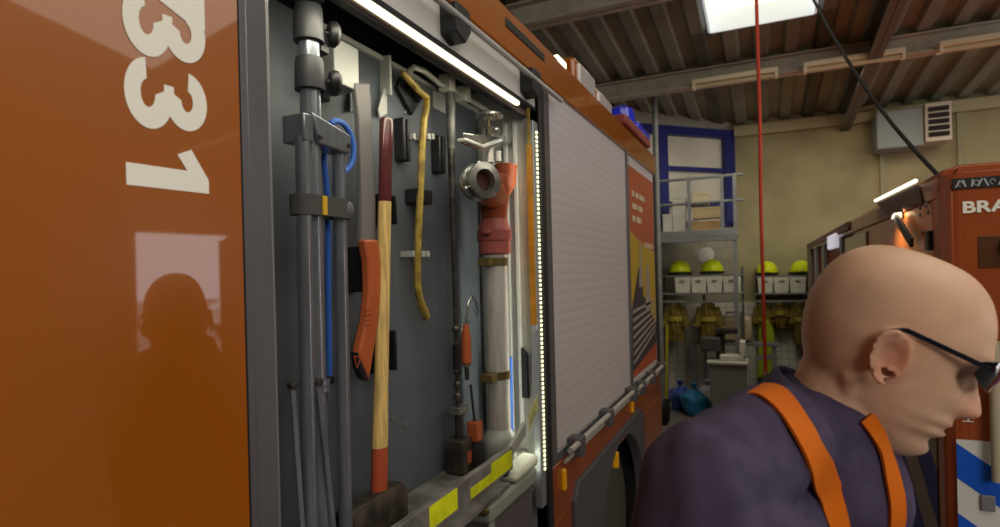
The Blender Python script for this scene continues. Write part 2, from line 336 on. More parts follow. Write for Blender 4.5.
# coat racks with helmets, bins and coats
def rack(px0, px1, yy, lab, ncoat, bins, helms):
    a = PY(px0, 292, yy); c = PY(px1, 292, yy); z0 = PY((px0 + px1) / 2, 292, yy).z; z1 = PY((px0 + px1) / 2, 277, yy).z
    t = thing('coat_rack', lab, 'rack', ((a.x + c.x) / 2, yy, 0))
    b = MB(); b.box((a.x, yy - .3, z0 - .02), (c.x, yy, z0)); b.box((a.x, yy - .3, z0 - .12), (c.x, yy - .28, z0 - .095)); b.build('shelf', rail_m, t)
    for xx in (a.x, c.x - .03, (a.x + c.x) / 2): MB().box((xx, yy - .04, 0), (xx + .03, yy, z1 + .12)).build('upright', mat('rack_steel%.2f' % xx, (96, 98, 100), .5, .4), t)
    MB().box((a.x, yy - .3, z1 + .015), (c.x, yy - .0, z1 + .03)).build('top_shelf', rail_m, t)
    for i, (q0, q1) in enumerate(bins):
        u0, u1 = PY(q0, 285, yy - .3), PY(q1, 285, yy - .3)
        bt = thing('storage_bin', BL.pop(0), 'bin', ((u0.x + u1.x) / 2, yy - .15, z0), 'pale bins on the coat racks')
        MB().prism([(u0.x + .004, yy - .29, z0), (u1.x - .004, yy - .29, z0), (u1.x + .004, yy - .3, z1 + .008), (u0.x - .004, yy - .3, z1 + .008)], (0, .26, 0)).build('bin_body', white_bin, bt, .006)
        MB().box(((u0.x + u1.x) / 2 - .03, yy - .315, z1 - .05), ((u0.x + u1.x) / 2 + .03, yy - .305, z1 - .035)).build('handle', rail_m, bt)
    for (hx, lab2) in helms:
        c0 = PY(hx, 271, yy - .15); c0.z = z1 + .035
        h = thing('fire_helmet', lab2, 'helmet', c0, 'yellow fire helmets on the coat racks')
        sh = MB(); sh.lathe(c0, (0, 0, 1), [(.135, .03), (.137, .05), (.13, .09), (.11, .135), (.075, .17), (.03, .187), (.002, .19)], 24); sh.build('shell', neon, h)
        MB().lathe(c0, (0, 0, 1), [(.12, .0), (.15, .012), (.155, .022), (.137, .04), (.12, .04)], 24).build('brim', mat('helmet_brim' + lab2[:3], (40, 40, 30), .5), h)
        MB().band([c0 + V((0, -.15, .05)), c0 + V((0, -.12, .12)), c0 + V((0, -.05, .185)), c0 + V((0, .05, .185)), c0 + V((0, .12, .12))], (1, 0, 0), .03, .012).build('crest', neon, h, .004)
    for (cx_, w, lab3, ht) in ncoat:
        c0 = PY(cx_, 298, yy - .15); zt = z0 - .12
        h = thing('fire_coat', lab3, 'coat', (c0.x, c0.y, zt - .1), 'fire coats hanging on the racks')
        rg = []
        for (dz, ww, dd) in ((0, .035, .04), (-.03, w * .45, .06), (-.1, w * .62, .09), (-.3, w * .6, .1), (ht * -.7, w * .68, .11), (-ht, w * .66, .1)):
            rg.append([V((c0.x + cos(2 * pi * k / 28) * ww * (1 + .06 * sin(5 * k)), c0.y + sin(2 * pi * k / 28) * dd * (1 + .18 * sin(k * 2.7 + dz * 9)), zt + dz)) for k in range(28)])
        MB().loft(rg).build('coat_body', coat_m, h)
        for s in (-1, 1): MB().tube([(c0.x + s * w * .5, c0.y, zt - .07), (c0.x + s * w * .8, c0.y - .03, zt - .3), (c0.x + s * w * .78, c0.y - .05, zt - .55 * min(1, ht))], [.05, .06, .055], 14).build('sleeve', coat_m, h)
        rgs = [[p * 1 + V((0, 0, -.42 * ht + dz)) for p in [V((c0.x + cos(2 * pi * k / 28) * w * .7, c0.y + sin(2 * pi * k / 28) * .125, zt)) for k in range(28)]] for dz in (.03, -.03)]
        MB().loft(rgs, cap=False).build('reflective_band', MATS.get('coat_tape') or mat('coat_tape', (150, 142, 56), .6), h)
BL = ['pale bin nearest the fire truck on the left coat rack', 'second pale bin from the fire truck on the left rack', 'third pale bin from the fire truck, left of the grey gallery leg', 'pale bin behind the grey gallery leg on the left rack', 'pale bin just right of the hanging red cord', 'pale bin in the middle of the right rack', 'pale bin at the right end of the right rack']
rack(664, 744, 7.92, 'grey coat rack left of the cord holding helmets, bins and coats', [(675, .16, 'olive fire coat hanging nearest the truck on the left rack', .5), (708, .17, 'olive fire coat with gaping sleeves hanging on the left rack, beside the gallery leg', .5)], [(675, 690), (691, 706), (707, 722), (723, 740)], [(680, 'yellow fire helmet nearest the orange truck on the left rack'), (712, 'yellow fire helmet below the round disc mirror')])
rack(756, 845, 8.85, 'grey coat rack right of the cord against the cream wall', [(762, .11, 'olive fire coat hanging behind the red cord', .55), (799, .12, 'ochre fire coat hanging at the right end of the right rack', .55), (780, .11, 'pale fire coat bundled in the middle of the right rack', .35)], [(758, 773), (774, 789), (790, 806)], [(767, 'yellow fire helmet just right of the hanging red cord'), (801, 'yellow fire helmet partly hidden by the right vehicle')])
# items under left rack
def at0(px, y): p = PY(px, 300, y); return p
p = PY(728, 372, 7.1); bz = PY(728, 364, 7.1).z
t = thing('waste_bin', 'grey lidded waste bin standing in front of the tiled wall', 'bin', (p.x, 7.12, 0))
MB().prism([(p.x - .17, 7.02, 0), (p.x + .17, 7.02, 0), (p.x + .2, 7.0, bz), (p.x - .2, 7.0, bz)], (0, .28, 0)).build('bin_body', mat('bin_grey', (122, 122, 118), .6), t, .01)
MB().box((p.x - .22, 6.97, bz), (p.x + .22, 7.32, bz + .045)).build('lid', mat('bin_lid', (176, 174, 166), .5), t, .015)
c0 = V((p.x - .03, 7.12, bz + .046))
t = thing('coffee_machine', 'dark machine with open white tray standing on the waste bin', 'machine', c0)
MB().box(c0 + V((-.26, -.08, .1)), c0 + V((-.04, .12, .26))).build('machine_body', mat('machine_grey', (70, 68, 68), .5), t, .02); MB().box(c0 + V((-.05, -.1, 0)), c0 + V((.2, .12, .06))).box(c0 + V((.16, -.1, .05)), c0 + V((.22, .12, .22))).build('tray', white_bin, t, .008)
MB().box(c0 + V((-.1, -.05, .3)), c0 + V((.14, .12, .36))).box(c0 + V((-.1, .04, .0)), c0 + V((.0, .12, .36))).build('lid', steel_d, t, .01)
q = PY(735, 328, 8.0)
t = thing('jerry_can', 'beige rounded jerry can on the bench below the left rack', 'can', (q.x, 8.0, q.z - .18))
MB().box(q + V((-.22, -.08, -.18)), q + V((.2, .1, .15))).build('can_body', mat('beige_can', (170, 154, 126), .5), t, .06, 4) if False else MB().box(q + V((-.22, -.08, -.18)), q + V((.2, .1, .15))).build('can_body', mat('beige_can', (170, 154, 126), .5), t, .05)
MB().tube([q + V((-.1, 0, .14)), q + V((-.1, 0, .2)), q + V((.08, 0, .2)), q + V((.08, 0, .14))], .015, 10).build('handle', mat('beige_handle', (160, 146, 120), .5), t)
t = thing('work_bench', 'low grey bench under the beige jerry can by the tiled wall', 'bench', (q.x, 8.0, 0))
MB().box((q.x - .58, 7.93, q.z - .22), (q.x + .5, 8.14, q.z - .182)).build('bench_top', rail_m, t, .004)
for dx in (-.54, .42): MB().box((q.x + dx, 7.95, 0), (q.x + dx + .05, 8.12, q.z - .22)).build('leg', rail_m, t)
q2 = PY(718, 326, 8.03); t = thing('spray_bottle', 'blue bottle standing left of the beige jerry can', 'bottle', (q2.x, 8.03, q.z - .18))
MB().lathe((q2.x, 8.03, q.z - .18), (0, 0, 1), [(.06, 0), (.065, .02), (.065, .2), (.03, .26), (.025, .3)], 20).build('bottle_body', mat('blue_bottle', (36, 44, 150), .35), t); MB().lathe((q2.x, 8.03, q.z + .12), (0, 0, 1), [(.03, 0), (.03, .04), (.01, .05)], 16).build('cap', white_bin, t)
q3 = PY(703, 322, 8.03)
t = thing('white_sack', 'crumpled white bag lying on the left end of the bench', 'bag', (q3.x, 8.03, q.z - .18))
bb = MB(); bb.ball((q3.x, 8.03, q.z - .02), .2, (.75, .48, .95), 28)
for v in bb.bm.verts: v.co += (v.co - V((q3.x, 8.03, q.z))).normalized() * noise.noise(v.co * 9) * .06
zf = q.z - .18
for v in bb.bm.verts: v.co.z = max(v.co.z, zf)
bb.build('bag_body', mat('bag_white', (196, 194, 190), .7), t); MB().lathe((q3.x, 8.03, q.z + .13), (0, 0, 1), [(.04, 0), (.02, .04), (.05, .09), (.06, .1)], 14).build('knot', white_bin, t)
for i, (px, py, col, r, lab) in enumerate(((680, 380, (52, 74, 150), .15, 'blue rubbish bag on the floor nearest the orange truck'), (694, 384, (40, 120, 170), .16, 'turquoise rubbish bag on the floor left of the waste bin'), (708, 378, (150, 156, 158), .15, 'pale grey rubbish bag leaning behind the turquoise bag'))):
    yy = 7.55 + (.0, -.22, .12)[i]; c0 = PY(px, py, yy); bb = MB(); bb.ball((c0.x, yy, r * .9), r, (1, .85, 1.05), 28)
    for v in bb.bm.verts: v.co += (v.co - V((c0.x, yy, r))).normalized() * noise.noise(v.co * 8 + V((i, 0, 0))) * .06; v.co.z = max(.001, v.co.z)
    t = thing('rubbish_bag', lab, 'bag', (c0.x, yy, 0), 'rubbish bags on the hall floor'); bb.build('bag_body', mat('bagcol%d' % i, col, .4), t); MB().lathe((c0.x, yy, r * 1.75), (0, 0, 1), [(.05, 0), (.02, .04), (.05, .1)], 12).build('knot', mat('bagtop%d' % i, col, .4), t)
# hose trolley by the truck end
c0 = PY(667, 380, 6.9)
t = thing('hand_trolley', 'black wheeled hand trolley with a yellow frame near the rear of the truck', 'trolley', (c0.x, 6.9, 0))
MB().lathe((c0.x - .03, 6.82, .14), (1, 0, 0), [(.05, 0), (.14, 0), (.14, .05), (.05, .05)], 24).build('wheel', rubber, t); MB().lathe((c0.x + .03 - .3, 6.82, .14), (1, 0, 0), [(.05, 0), (.14, 0), (.14, .05), (.05, .05)], 24).build('wheel', rubber, t)
MB().tube([(c0.x - .02, 6.9, .1), (c0.x, 6.98, 1.1), (c0.x - .25, 6.98, 1.1), (c0.x - .25, 6.9, .1)], .018, 10).build('trolley_frame', mat('trolley_yellow', (150, 140, 40), .5), t)
MB().box((c0.x - .27, 6.7, .03), (c0.x + .02, 6.95, .05)).build('toe_plate', dark_frame, t)
# green bag/scarf hanging
q = PY(766, 345, 8.6); t = thing('reflective_vest', 'yellow green safety vest hanging behind the red cord', 'vest', q)
MB().prism([q + V((-.12, 0, -.45)), q + V((.14, 0, -.45)), q + V((.1, 0, .2)), q + V((.03, 0, .34)), q + V((-.03, 0, .34)), q + V((-.08, 0, .2))], (0, .05, 0)).build('vest_body', mat('vest_green', (150, 170, 40), .7), t, .01)
MB().prism([q + V((-.115, -.004, -.2)), q + V((.13, -.004, -.2)), q + V((.125, -.004, -.13)), q + V((-.11, -.004, -.13))], (0, .003, 0)).build('reflective_band', silver_strip, t)
# unit heater
hp = PY(906, 130, WY - .3); w = .3
t = thing('unit_heater', 'grey box heater mounted high on the cream wall under the roof', 'heater', hp)
MB().box(hp + V((-.33, -.15, -.23)), hp + V((.15, .25, .23))).build('casing', mat('heater_grey', (136, 142, 140), .5), t, .015)
MB().box(hp + V((.16, -.17, -.2)), hp + V((.42, .2, .26))).build('outlet_frame', mat('heater_cream', (196, 186, 168), .5), t, .01)
b = MB()
for i in range(5): b.obox(hp + V((.29, -.18, -.12 + i * .075)), (.2, .03, .05), Matrix.Rotation(.5, 3, 'X'))
b.build('louvre', dark_frame, t); MB().box(hp + V((-.3, .25, .05)), hp + V((.12, .3, .1))).build('wall_bracket', rail_m, t)
MB().tube([hp + V((-.28, 0, .22)), hp + V((-.28, 0, .34)), hp + V((-.5, .2, .36))], .03, 12).build('pipe', wall_m, t)
# red cord hanging from the roof
tcord = 4.2; a = PT(756.5, 12, tcord); a.z = zr(a.y) - .02
zc = PT(760, 372, tcord).z
t = thing('hanging_air_hose', 'thin red air hose hanging straight down from the roof by the skylight', 'hose', (a.x, a.y, zc - .06))
MB().tube([(a.x, a.y, a.z), (a.x + .004, a.y, 2.8), (a.x - .003, a.y, 2.2), (a.x, a.y, zc)], .0125, 12).build('hose_tube', mat('red_hose', (206, 72, 52), .5), t)
MB().lathe((a.x, a.y, zc), (0, 0, -1), [(.012, 0), (.02, .01), (.02, .05), (.014, .06)], 16).build('connector', chrome, t); MB().lathe((a.x, a.y, a.z + .02), (0, 0, -1), [(.05, 0), (.05, .03), (.02, .06)], 20).build('ceiling_hook', dark_frame, t)
# black cable from roof to the vehicle
c1 = PT(1010, 246, 1.70); c0 = PT(812, -3, 3.6); pts = [c0.lerp(c1, k / 10) + V((0, 0, -.12 * sin(pi * k / 10))) for k in range(11)]
c0 = V((c0.x, c0.y, min(c0.z, zr(c0.y))))
top = V((c0.x - .02, c0.y + .05, zr(c0.y) - .02))
t = thing('charging_cable', 'black charging cable sagging from the roof down to the front of the red vehicle', 'cable', (c1.x, c1.y, c1.z - .03))
MB().tube([top] + pts, .008, 10).build('cable', rubber, t)
MB().tube([c1, c1 + V((.01, .03, -.02)), c1 + V((.012, .075, -.022))], [.012, .018, .02], 14).build('plug', dark_frame, t)
# ================================================================== YARD outside the gate
struct(box((GX + .2, -14, -.12), (60, 34, -.02), 'ground', mat('yard_paving', (176, 160, 148), .9, vary=.15, vscale=1)))
def tree(c, h, r, lab, seed):
    t = thing('yard_tree', lab, 'tree', c); rnd = random.Random(seed)
    MB().tube([c, V(c) + V((0, 0, h * .35)), V(c) + V((.2, 0, h * .7))], [.25, .2, .08], 12).build('trunk', mat('bark%d' % seed, (80, 62, 46), .9, bump=.5, bscale=8), t)
    b = MB()
    for k in range(650):
        th, ph = rnd.uniform(0, 2 * pi), math.acos(rnd.uniform(-1, 1)); rr = r * (.6 + .4 * rnd.random()) * (1 + .2 * noise.noise(V((cos(th), sin(th), ph)) * 2 + V((seed, 0, 0))))
        p = V(c) + V((rr * sin(ph) * cos(th), rr * sin(ph) * sin(th), h * .68 + rr * .85 * cos(ph))); s = rnd.uniform(.25, .5)
        rot = Matrix.Rotation(rnd.uniform(0, 6), 3, V((rnd.random(), rnd.random(), rnd.random() + .1)).normalized())
        b.prism([p + rot @ V(q) * s for q in ((-.5, -.3, 0), (.1, -.5, 0), (.6, 0, 0), (.1, .5, 0), (-.5, .3, 0))], rot @ V((0, 0, .02)))
    b.build('foliage', mat('leaf%d' % seed, (96, 104, 48), .8, vary=.3, vscale=2), t)
tree((24.5, 16.6, -.02), 3.6, 1.5, 'round leafy tree outside in the yard, mirrored in the orange door', 3)
tree((27.5, 22.6, -.02), 4.2, 1.5, 'second tree outside in the yard behind the parked car', 5)
def car(c, rz, col, lab):
    t = thing('parked_car', lab, 'car', c); Rz = Matrix.Rotation(rz, 3, 'Z'); T = lambda x, y, z: V(c) + Rz @ V((x, y, z))
    pr = [(-2.1, .35), (-2.15, .75), (-1.95, .95), (-1.2, 1.02), (-.55, 1.48), (.9, 1.5), (1.7, 1.05), (2.1, .95), (2.12, .4)]
    rings = [[T(x, y * (1 if z < 1.1 else .82), z) for x, z in pr] for y in (-.85, -.8, .8, .85)]
    MB().loft(rings).build('car_body', mat('carpaint' + lab[:6], col, .3, .3, coat=1), t, .05)
    for s in (-1, 1):
        MB().prism([T(-.95, s * .86, 1.06), T(-.5, s * .76, 1.4), T(.85, s * .76, 1.42), T(1.45, s * .86, 1.08)], Rz @ V((0, s * .01, 0))).build('side_window', glass_b, t)
        for xx in (-1.35, 1.35): MB().lathe(T(xx, s * .72, .33), Rz @ V((0, s, 0)), [(.001, 0), (.33, 0), (.33, .18), (.2, .19), (.001, .17)], 24).build('wheel', tyre, t)
    MB().prism([T(-1.17, -.68, 1.06), T(-1.17, .68, 1.06), T(-.6, .62, 1.46), T(-.6, -.62, 1.46)], Rz @ V((-.02, 0, .015))).build('windscreen', mat('wsg' + lab[:6], (200, 205, 225), .1, coat=1), t)
car((17, 11.6, -.02), R(-110), (228, 226, 226), 'white car parked outside in the yard, mirrored in the orange door')
# ================================================================== FIRE TRUCK
XT = -.65
T = thing('fire_truck', 'large orange fire truck with an open lit equipment locker along the left', 'fire truck', (-1.9, 1.0, 0))
Y0, Y1, Y2, Y3, Y4 = .648, 1.785, 1.875, 3.08, 3.97
def warp(p):
    d = max(0, .577 - p.y); return V((p.x - .1 * d - .05 * d * d, p.y, p.z))
# orange cab door / body side, gently curved
b = MB(); NY = 60
rings = []
for i in range(NY + 1):
    y = .577 - (1.6) * (i / NY) ** 1.3
    p = warp(V((XT, y, 0))); rings.append([V((p.x, y, .42)), V((p.x, y, 2.5)), V((p.x - .04, y, 2.56)), V((p.x - .2, y, 2.6)), V((p.x - .2, y, .42))])
b.loft(rings); b.build('side_panel', orange, T, smooth=30)
M4 = Matrix(((0, 0, 1, 0), (0, 1, 0, 0), (-1, 0, 0, 0), (0, 0, 0, 1)))   # local x -> -z, y -> +y, z -> +x
sz = .107 / .69
glyphs = [('7', PX(166, -20, XT).z), ('3', PX(166, 25, XT).z), ('3', PX(166, 96, XT).z), ('1', PX(166, 168, XT).z)]
for ch, zc in glyphs:
    pass
# numerals drawn as heavy strokes
def stroke_glyph(ch, zc, y0, h, w, th):
    b = MB(); K = lambda u, v: V((XT + .0006, y0 + v * h, zc + w / 2 - u * w))      # u across (down in z), v up (along y)
    polys = []
    if ch == '1':
        polys = [[(.46, 0), (.88, 0), (.88, 1), (.60, 1), (.02, .78), (.16, .60), (.46, .72)]]
    elif ch == '7':
        polys = [[(.05, 1), (.95, 1), (.95, .82), (.55, 0), (.2, 0), (.58, .8), (.05, .8)]]
    for pl in polys: b.prism([K(*q) for q in pl], (.0006, 0, 0))
    if ch == '3':
        outer = []; inner = []
        def arc(cu, cv, ru, rv, a0, a1, n): return [(cu + ru * cos(a0 + (a1 - a0) * i / n), cv + rv * sin(a0 + (a1 - a0) * i / n)) for i in range(n + 1)]
        up_o = arc(.47, .73, .42, .27, R(172), R(-60), 22); up_i = arc(.47, .74, .15, .075, R(172), R(-90), 22)
        lo_o = arc(.48, .28, .48, .28, R(56), R(-172), 22); lo_i = arc(.48, .265, .19, .085, R(90), R(-172), 22)
        poly = up_o + lo_o + lo_i[::-1] + [(.38, .385), (.38, .555)] 
        up_i2 = up_i[::-1]
        b.prism([K(*q) for q in [(.31, .455), (.31, .575), (.72, .575), (.72, .455)]], (.0005, 0, 0))
        for o_, i_ in ((up_o + [(.62, .50)], up_i + [(.36, .50)]), ([(.62, .52)] + lo_o, [(.36, .52)] + lo_i)):
            n = min(len(o_), len(i_))
            for k in range(n - 1): b.prism([K(*o_[k]), K(*o_[k + 1]), K(*i_[k + 1]), K(*i_[k])], (.0006, 0, 0))
    for v in b.bm.verts: v.co = warp(v.co)
    b.build('numeral', white_paint, T, smooth=0)
for ch, zc in glyphs: stroke_glyph(ch, zc, .429, .1, .088 if ch in '37' else .062, .02)
# grey door pillar
b = MB(); b.box((XT - .05, .579, .42), (XT - .004, .584, 2.55)); b.build('door_seal', rubber, T)
b = MB(); b.box((XT - .05, .585, .42), (XT - .008, .602, 2.4)); b.box((XT - .06, .602, .42), (XT - .014, .645, 2.4)); b.build('door_pillar', grey_frame, T, .004, seg=3)
MB().box((XT - .05, .6445, .42), (XT - .016, .649, 2.4)).build('pillar_edge', mat('pillar_edge_steel', (150, 152, 152), .35, .6), T, .001)
# locker
XB = -.88
zt = PX(400, 68, XB).z
MB().box((XB - .01, Y0, 1.17), (XB, Y1 - .01, zt)).build('tool_board', board, T, .001)
MB().box((XB + .0, Y0 + .28, zt - .012), (XB + .012, Y1 - .02, zt)).build('board_edge', alu_w, T, .001)
MB().box((-1.2, Y0 - .004, .5), (XT - .05, Y0, 2.4)).build('locker_side_wall', board_d, T)
b = MB(); b.box((-1.2, Y1 - .012, .5), (XT - .012, Y1 - .002, 2.4)); b.build('locker_end_wall', alu_w, T)
b = MB()
for x_ in (-.86, -.83, -.78, -.745): b.box((x_, Y1 - .03, 1.22), (x_ + .014, Y1 - .012, 2.25))
b.build('end_wall_rib', alu_w, T, .002)
MB().box((-1.2, Y0, 2.372), (XT - .02, Y1, 2.384)).build('locker_ceiling', dark_frame, T)
MB().box((-1.21, Y0, .5), (-1.2, Y1, 2.4)).build('locker_rear_wall', dark_frame, T)
MB().box((XB - .02, Y0, 1.16), (XT - .006, 1.47, 1.172)).box((XB - .02, 1.47, 1.16), (-.725, Y1 - .012, 1.172)).build('shelf', shelf_m, T, .001)
MB().box((XT - .012, Y0 + .0, 1.212), (XT + .004, 1.47, 1.274)).build('shelf_lip', shelf_m, T, .002)
MB().prism([(XT - .012, 1.47, 1.24), (XT - .012, 1.47, 1.274), (XT - .02, 1.60, 1.31), (XT - .02, 1.60, 1.27)], (.012, 0, 0)).build('lip_end', alu_w, T, .002)
for (a, c, z0, z1) in ((.60, .80, 1.215, 1.27), (.855, .985, 1.217, 1.248), (1.03, 1.15, 1.222, 1.27), (1.215, 1.33, 1.22, 1.245), (1.33, 1.46, 1.22, 1.268)):
    a = max(a, Y0)
    MB().box((XT + .004, a, z0), (XT + .0052, c, z1)).build('hazard_strip', yellow_tape, T)
MB().prism([(XT - .0, 1.6, 1.285), (XT - .0, 1.6, 1.33), (XT - .012, 1.71, 1.37), (XT - .012, 1.71, 1.325)], (.002, 0, 0)).build('hazard_strip', mat('faded_yellow_tape', (206, 206, 140), .5, vary=.3, vscale=40), T)
# header with light bar
MB().box((XT - .05, Y0, 2.285), (XT - .02, Y1 + .03, 2.385)).build('header', mat('header_grey', (205, 202, 196), .5, .1), T, .003)
MB().box((XT - .04, Y0, 2.276), (XT - .012, Y1 - .02, 2.288)).build('light_bar_housing', dark_frame, T, .003)
MB().box((XT - .030, Y0, 2.263), (XT - .016, Y1 - .15, 2.276)).build('light_bar', led_soft, T, .003)
MB().box((XT - .05, Y0, 2.262), (XT - .034, Y1 - .02, 2.276)).build('roller_guide', mat('guide_brown', (110, 96, 86), .5, .2), T, .003)
MB().lathe((XT - .1, Y0, 2.34), (0, 1, 0), [(.045, 0), (.045, Y1 - Y0 - .01)], 20).build('rolled_shutter', dark_frame, T)
pr0 = PX(513, 61, XT + .02)
MB().tube([(XT + .02, Y0 - .1, pr0.z), (XT + .02, 1.93, pr0.z)], .008, 14).build('shutter_rail', alu_w, T)
for px, py in ((462, 26), (536, 84)):
    q = PX(px, py, XT + .02); b = MB(); b.prism([(XT - .02, q.y - .035, pr0.z + .03), (XT - .02, q.y + .035, pr0.z + .03), (XT - .02, q.y + .04, pr0.z - .02), (XT - .02, q.y + .01, pr0.z - .055), (XT - .02, q.y - .035, pr0.z - .04)], (.045, 0, 0))
    b.build('rail_bracket', dark_frame, T, .004)
# vertical light strip
MB().box((XT - .035, Y1 - .055, 1.0), (XT - .012, Y1 - .012, 2.24)).build('strip_channel', silver_strip, T, .002)
b = MB(); z = 1.115
while z < 2.205:
    b.box((XT - .0125, Y1 - .030, z), (XT - .0095, Y1 - .020, z + .0075)); z += .0145
b.build('light_strip', led, T)
b = MB(); b.box((XT - .05, Y1 - .012, .5), (XT - .003, Y1 + .03, 2.385)); b.build('locker_frame', dark_frame, T, .003)
b = MB(); b.box((XT - .05, Y1 + .032, .5), (XT - .006, Y2 - .002, 2.385)); b.build('shutter_track', grey_frame, T, .003)
# closed shutters
MB().box((XT - .03, Y2, 1.12), (XT - .012, Y3, 2.385)).build('roller_shutter', shutter_m, T)
MB().box((XT - .03, Y3 + .03, 1.12), (XT - .012, Y4 - .05, 2.385)).build('roller_shutter', shutter_m, T)
MB().box((XT - .04, Y3, 1.1), (XT - .002, Y3 + .035, 2.385)).build('shutter_track', grey_frame, T, .003)
MB().box((XT - .04, Y4 - .05, .9), (XT - .002, Y4, 2.385)).build('corner_post', dark_frame, T, .004)
for (a, c) in ((Y2, Y3), (Y3 + .03, Y4 - .05)):
    MB().box((XT - .03, a, 1.105), (XT - .004, c, 1.14)).build('shutter_foot', alu_d, T, .003)
# printed graphic on the rear shutter
ga, gc = Y3 + .05, Y4 - .07; g0, g1 = 1.17, 2.33; XG = XT - .0115
def gp(u, v): return V((XG, ga + u * (gc - ga), g0 + v * (g1 - g0)))
def gpoly(pl, dx, name, m): 
    b = MB(); b.prism([gp(*q) + V((dx, 0, 0)) for q in pl], (.0006, 0, 0)); b.build(name, m, T, smooth=0)
gpoly([(0, 0), (1, 0), (1, 1), (0, 1)], 0, 'printed_graphic', mat('print_orange', (164, 82, 54), .45))
gpoly([(0, .70), (.25, .66), (1, .60), (1, .10), (.35, .1), (0, .25)], .0008, 'printed_yellow_area', mat('print_yellow', (176, 146, 48), .45))
gpoly([(0, .3), (.3, .52), (.45, .5), (.45, .38), (1, .2), (1, .1), (0, .03)], .0016, 'printed_roof', mat('print_dark', (64, 60, 66), .5))
b = MB()
for i in range(7):
    v = .06 + i * .04; b.prism([gp(.05, v) + V((.0024, 0, 0)), gp(.95, v + .1 - i * .012) + V((.0024, 0, 0)), gp(.95, v + .112 - i * .012) + V((.0024, 0, 0)), gp(.05, v + .016) + V((.0024, 0, 0))], (.0005, 0, 0))
b.build('printed_stripes', mat('print_grey', (150, 138, 130), .5), T, smooth=0)
b = MB()
for (u, v0, v1, w) in ((.38, .42, .62, .07), (.66, .30, .50, .12)):
    b.prism([gp(u - w, v0) + V((.0024, 0, 0)), gp(u + w, v0) + V((.0024, 0, 0)), gp(u + w * .5, v1) + V((.0024, 0, 0)), gp(u, v1 + .05) + V((.0024, 0, 0)), gp(u - w * .5, v1) + V((.0024, 0, 0))], (.0005, 0, 0))
b.build('printed_tower', mat('print_tower', (150, 140, 130), .5), T, smooth=0)
for (v, segs) in ((.86, ((.12, .2), (.24, .36), (.4, .55), (.58, .62))), (.80, ((.12, .3), (.34, .5))), (.74, ((.12, .22), (.26, .45))), (.62, ((.55, .62), (.65, .78), (.8, .92)))):
    b = MB()
    for a, c in segs: b.prism([gp(a, v) + V((.0024, 0, 0)), gp(c, v) + V((.0024, 0, 0)), gp(c, v + .025) + V((.0024, 0, 0)), gp(a, v + .03) + V((.0024, 0, 0))], (.0005, 0, 0))
    b.build('printed_lettering', mat('print_cream', (196, 176, 150), .5), T, smooth=0)
# upper orange band, roof
b = MB(); b.prism([(XT, .57, 2.386), (XT, .57, 2.505), (XT - .035, .57, 2.55), (XT - .5, .57, 2.56), (XT - .5, .57, 2.386)], (0, Y4 - .57, 0)); b.build('roof_band', orange, T, .006, seg=3)
MB().box((XT - .003, 1.5, 2.45), (XT + .0025, 1.82, 2.478)).build('band_slot', black_pl, T, .012)
MB().box((-3.1, -3, 2.52), (XT - .1, Y4, 2.585)).build('roof', orange, T, .02)
MB().box((-3.1, -3, .45), (-1.22, Y4, 2.53)).build('body_core', orange, T, .02)
MB().box((-1.22, Y1 + .03, .95), (XT - .06, Y4, 2.5)).build('body_side_core', dark_frame, T)
MB().box((-3.1, Y4 - .02, .4), (XT - .01, Y4, 2.5)).build('rear_panel', orange, T, .01)
# roof edge work lights and beacon
for (px, py, w, h) in ((585, 84, .16, .11), (603, 108, .16, .10)):
    q = PX(px, py, XT - .02)
    b = MB(); b.box((XT - .16, q.y - w, q.z - h / 2 - .01), (XT - .015, q.y + w * .8, q.z + h / 2 + .015)); b.build('work_light_housing', orange, T, .02, seg=3)
    MB().box((XT - .03, q.y - w * .75, q.z - h / 2), (XT - .005, q.y + w * .75, q.z + h / 2)).build('work_light_lens', lens_w, T, .012, seg=3)
q = PX(562, 63, XT); MB().box((XT - .03, q.y - .05, 2.50), (XT + .002, q.y + .05, 2.525)).build('bright_spot', led_soft, T, .004)  # self-glowing block for a bright spot on the roof edge
q = PX(630, 130, XT - .05); 
MB().box((XT - .2, q.y - .3, 2.55), (XT - .01, q.y + .45, 2.60)).build('beacon_base', hyd_pink, T, .01)
MB().lathe((XT - .09, q.y - .05, 2.6), (0, 0, 1), [(.075, 0), (.08, .03), (.07, .085), (.03, .11), (.002, .115)], 24).build('beacon', blue_lens, T)
MB().box((XT - .15, q.y + .12, 2.6), (XT - .02, q.y + .5, 2.66)).build('light_bar_blue', blue_lens, T, .02)
# grab rails
def grab(y0, y1, z, brs):
    xx = XT + .03
    MB().tube([(xx, y0, z), (xx, y1, z)], .011, 12).build('grab_rail', alu_br, T)
    MB().tube([(xx - .02, y0, z - .04), (xx - .02, y1, z - .04)], .007, 10).build('grab_rail', alu_br, T)
    for yy in brs: MB().box((XT - .01, yy - .03, z - .05), (XT + .042, yy + .03, z + .018)).build('rail_mount', fender_m, T, .004)
z_r = PX(600, 423, XT + .03).z
grab(1.9, 3.0, z_r, (2.02, 2.46, 2.97)); grab(3.08, 3.95, z_r - .01, (3.2, 3.52, 3.88))
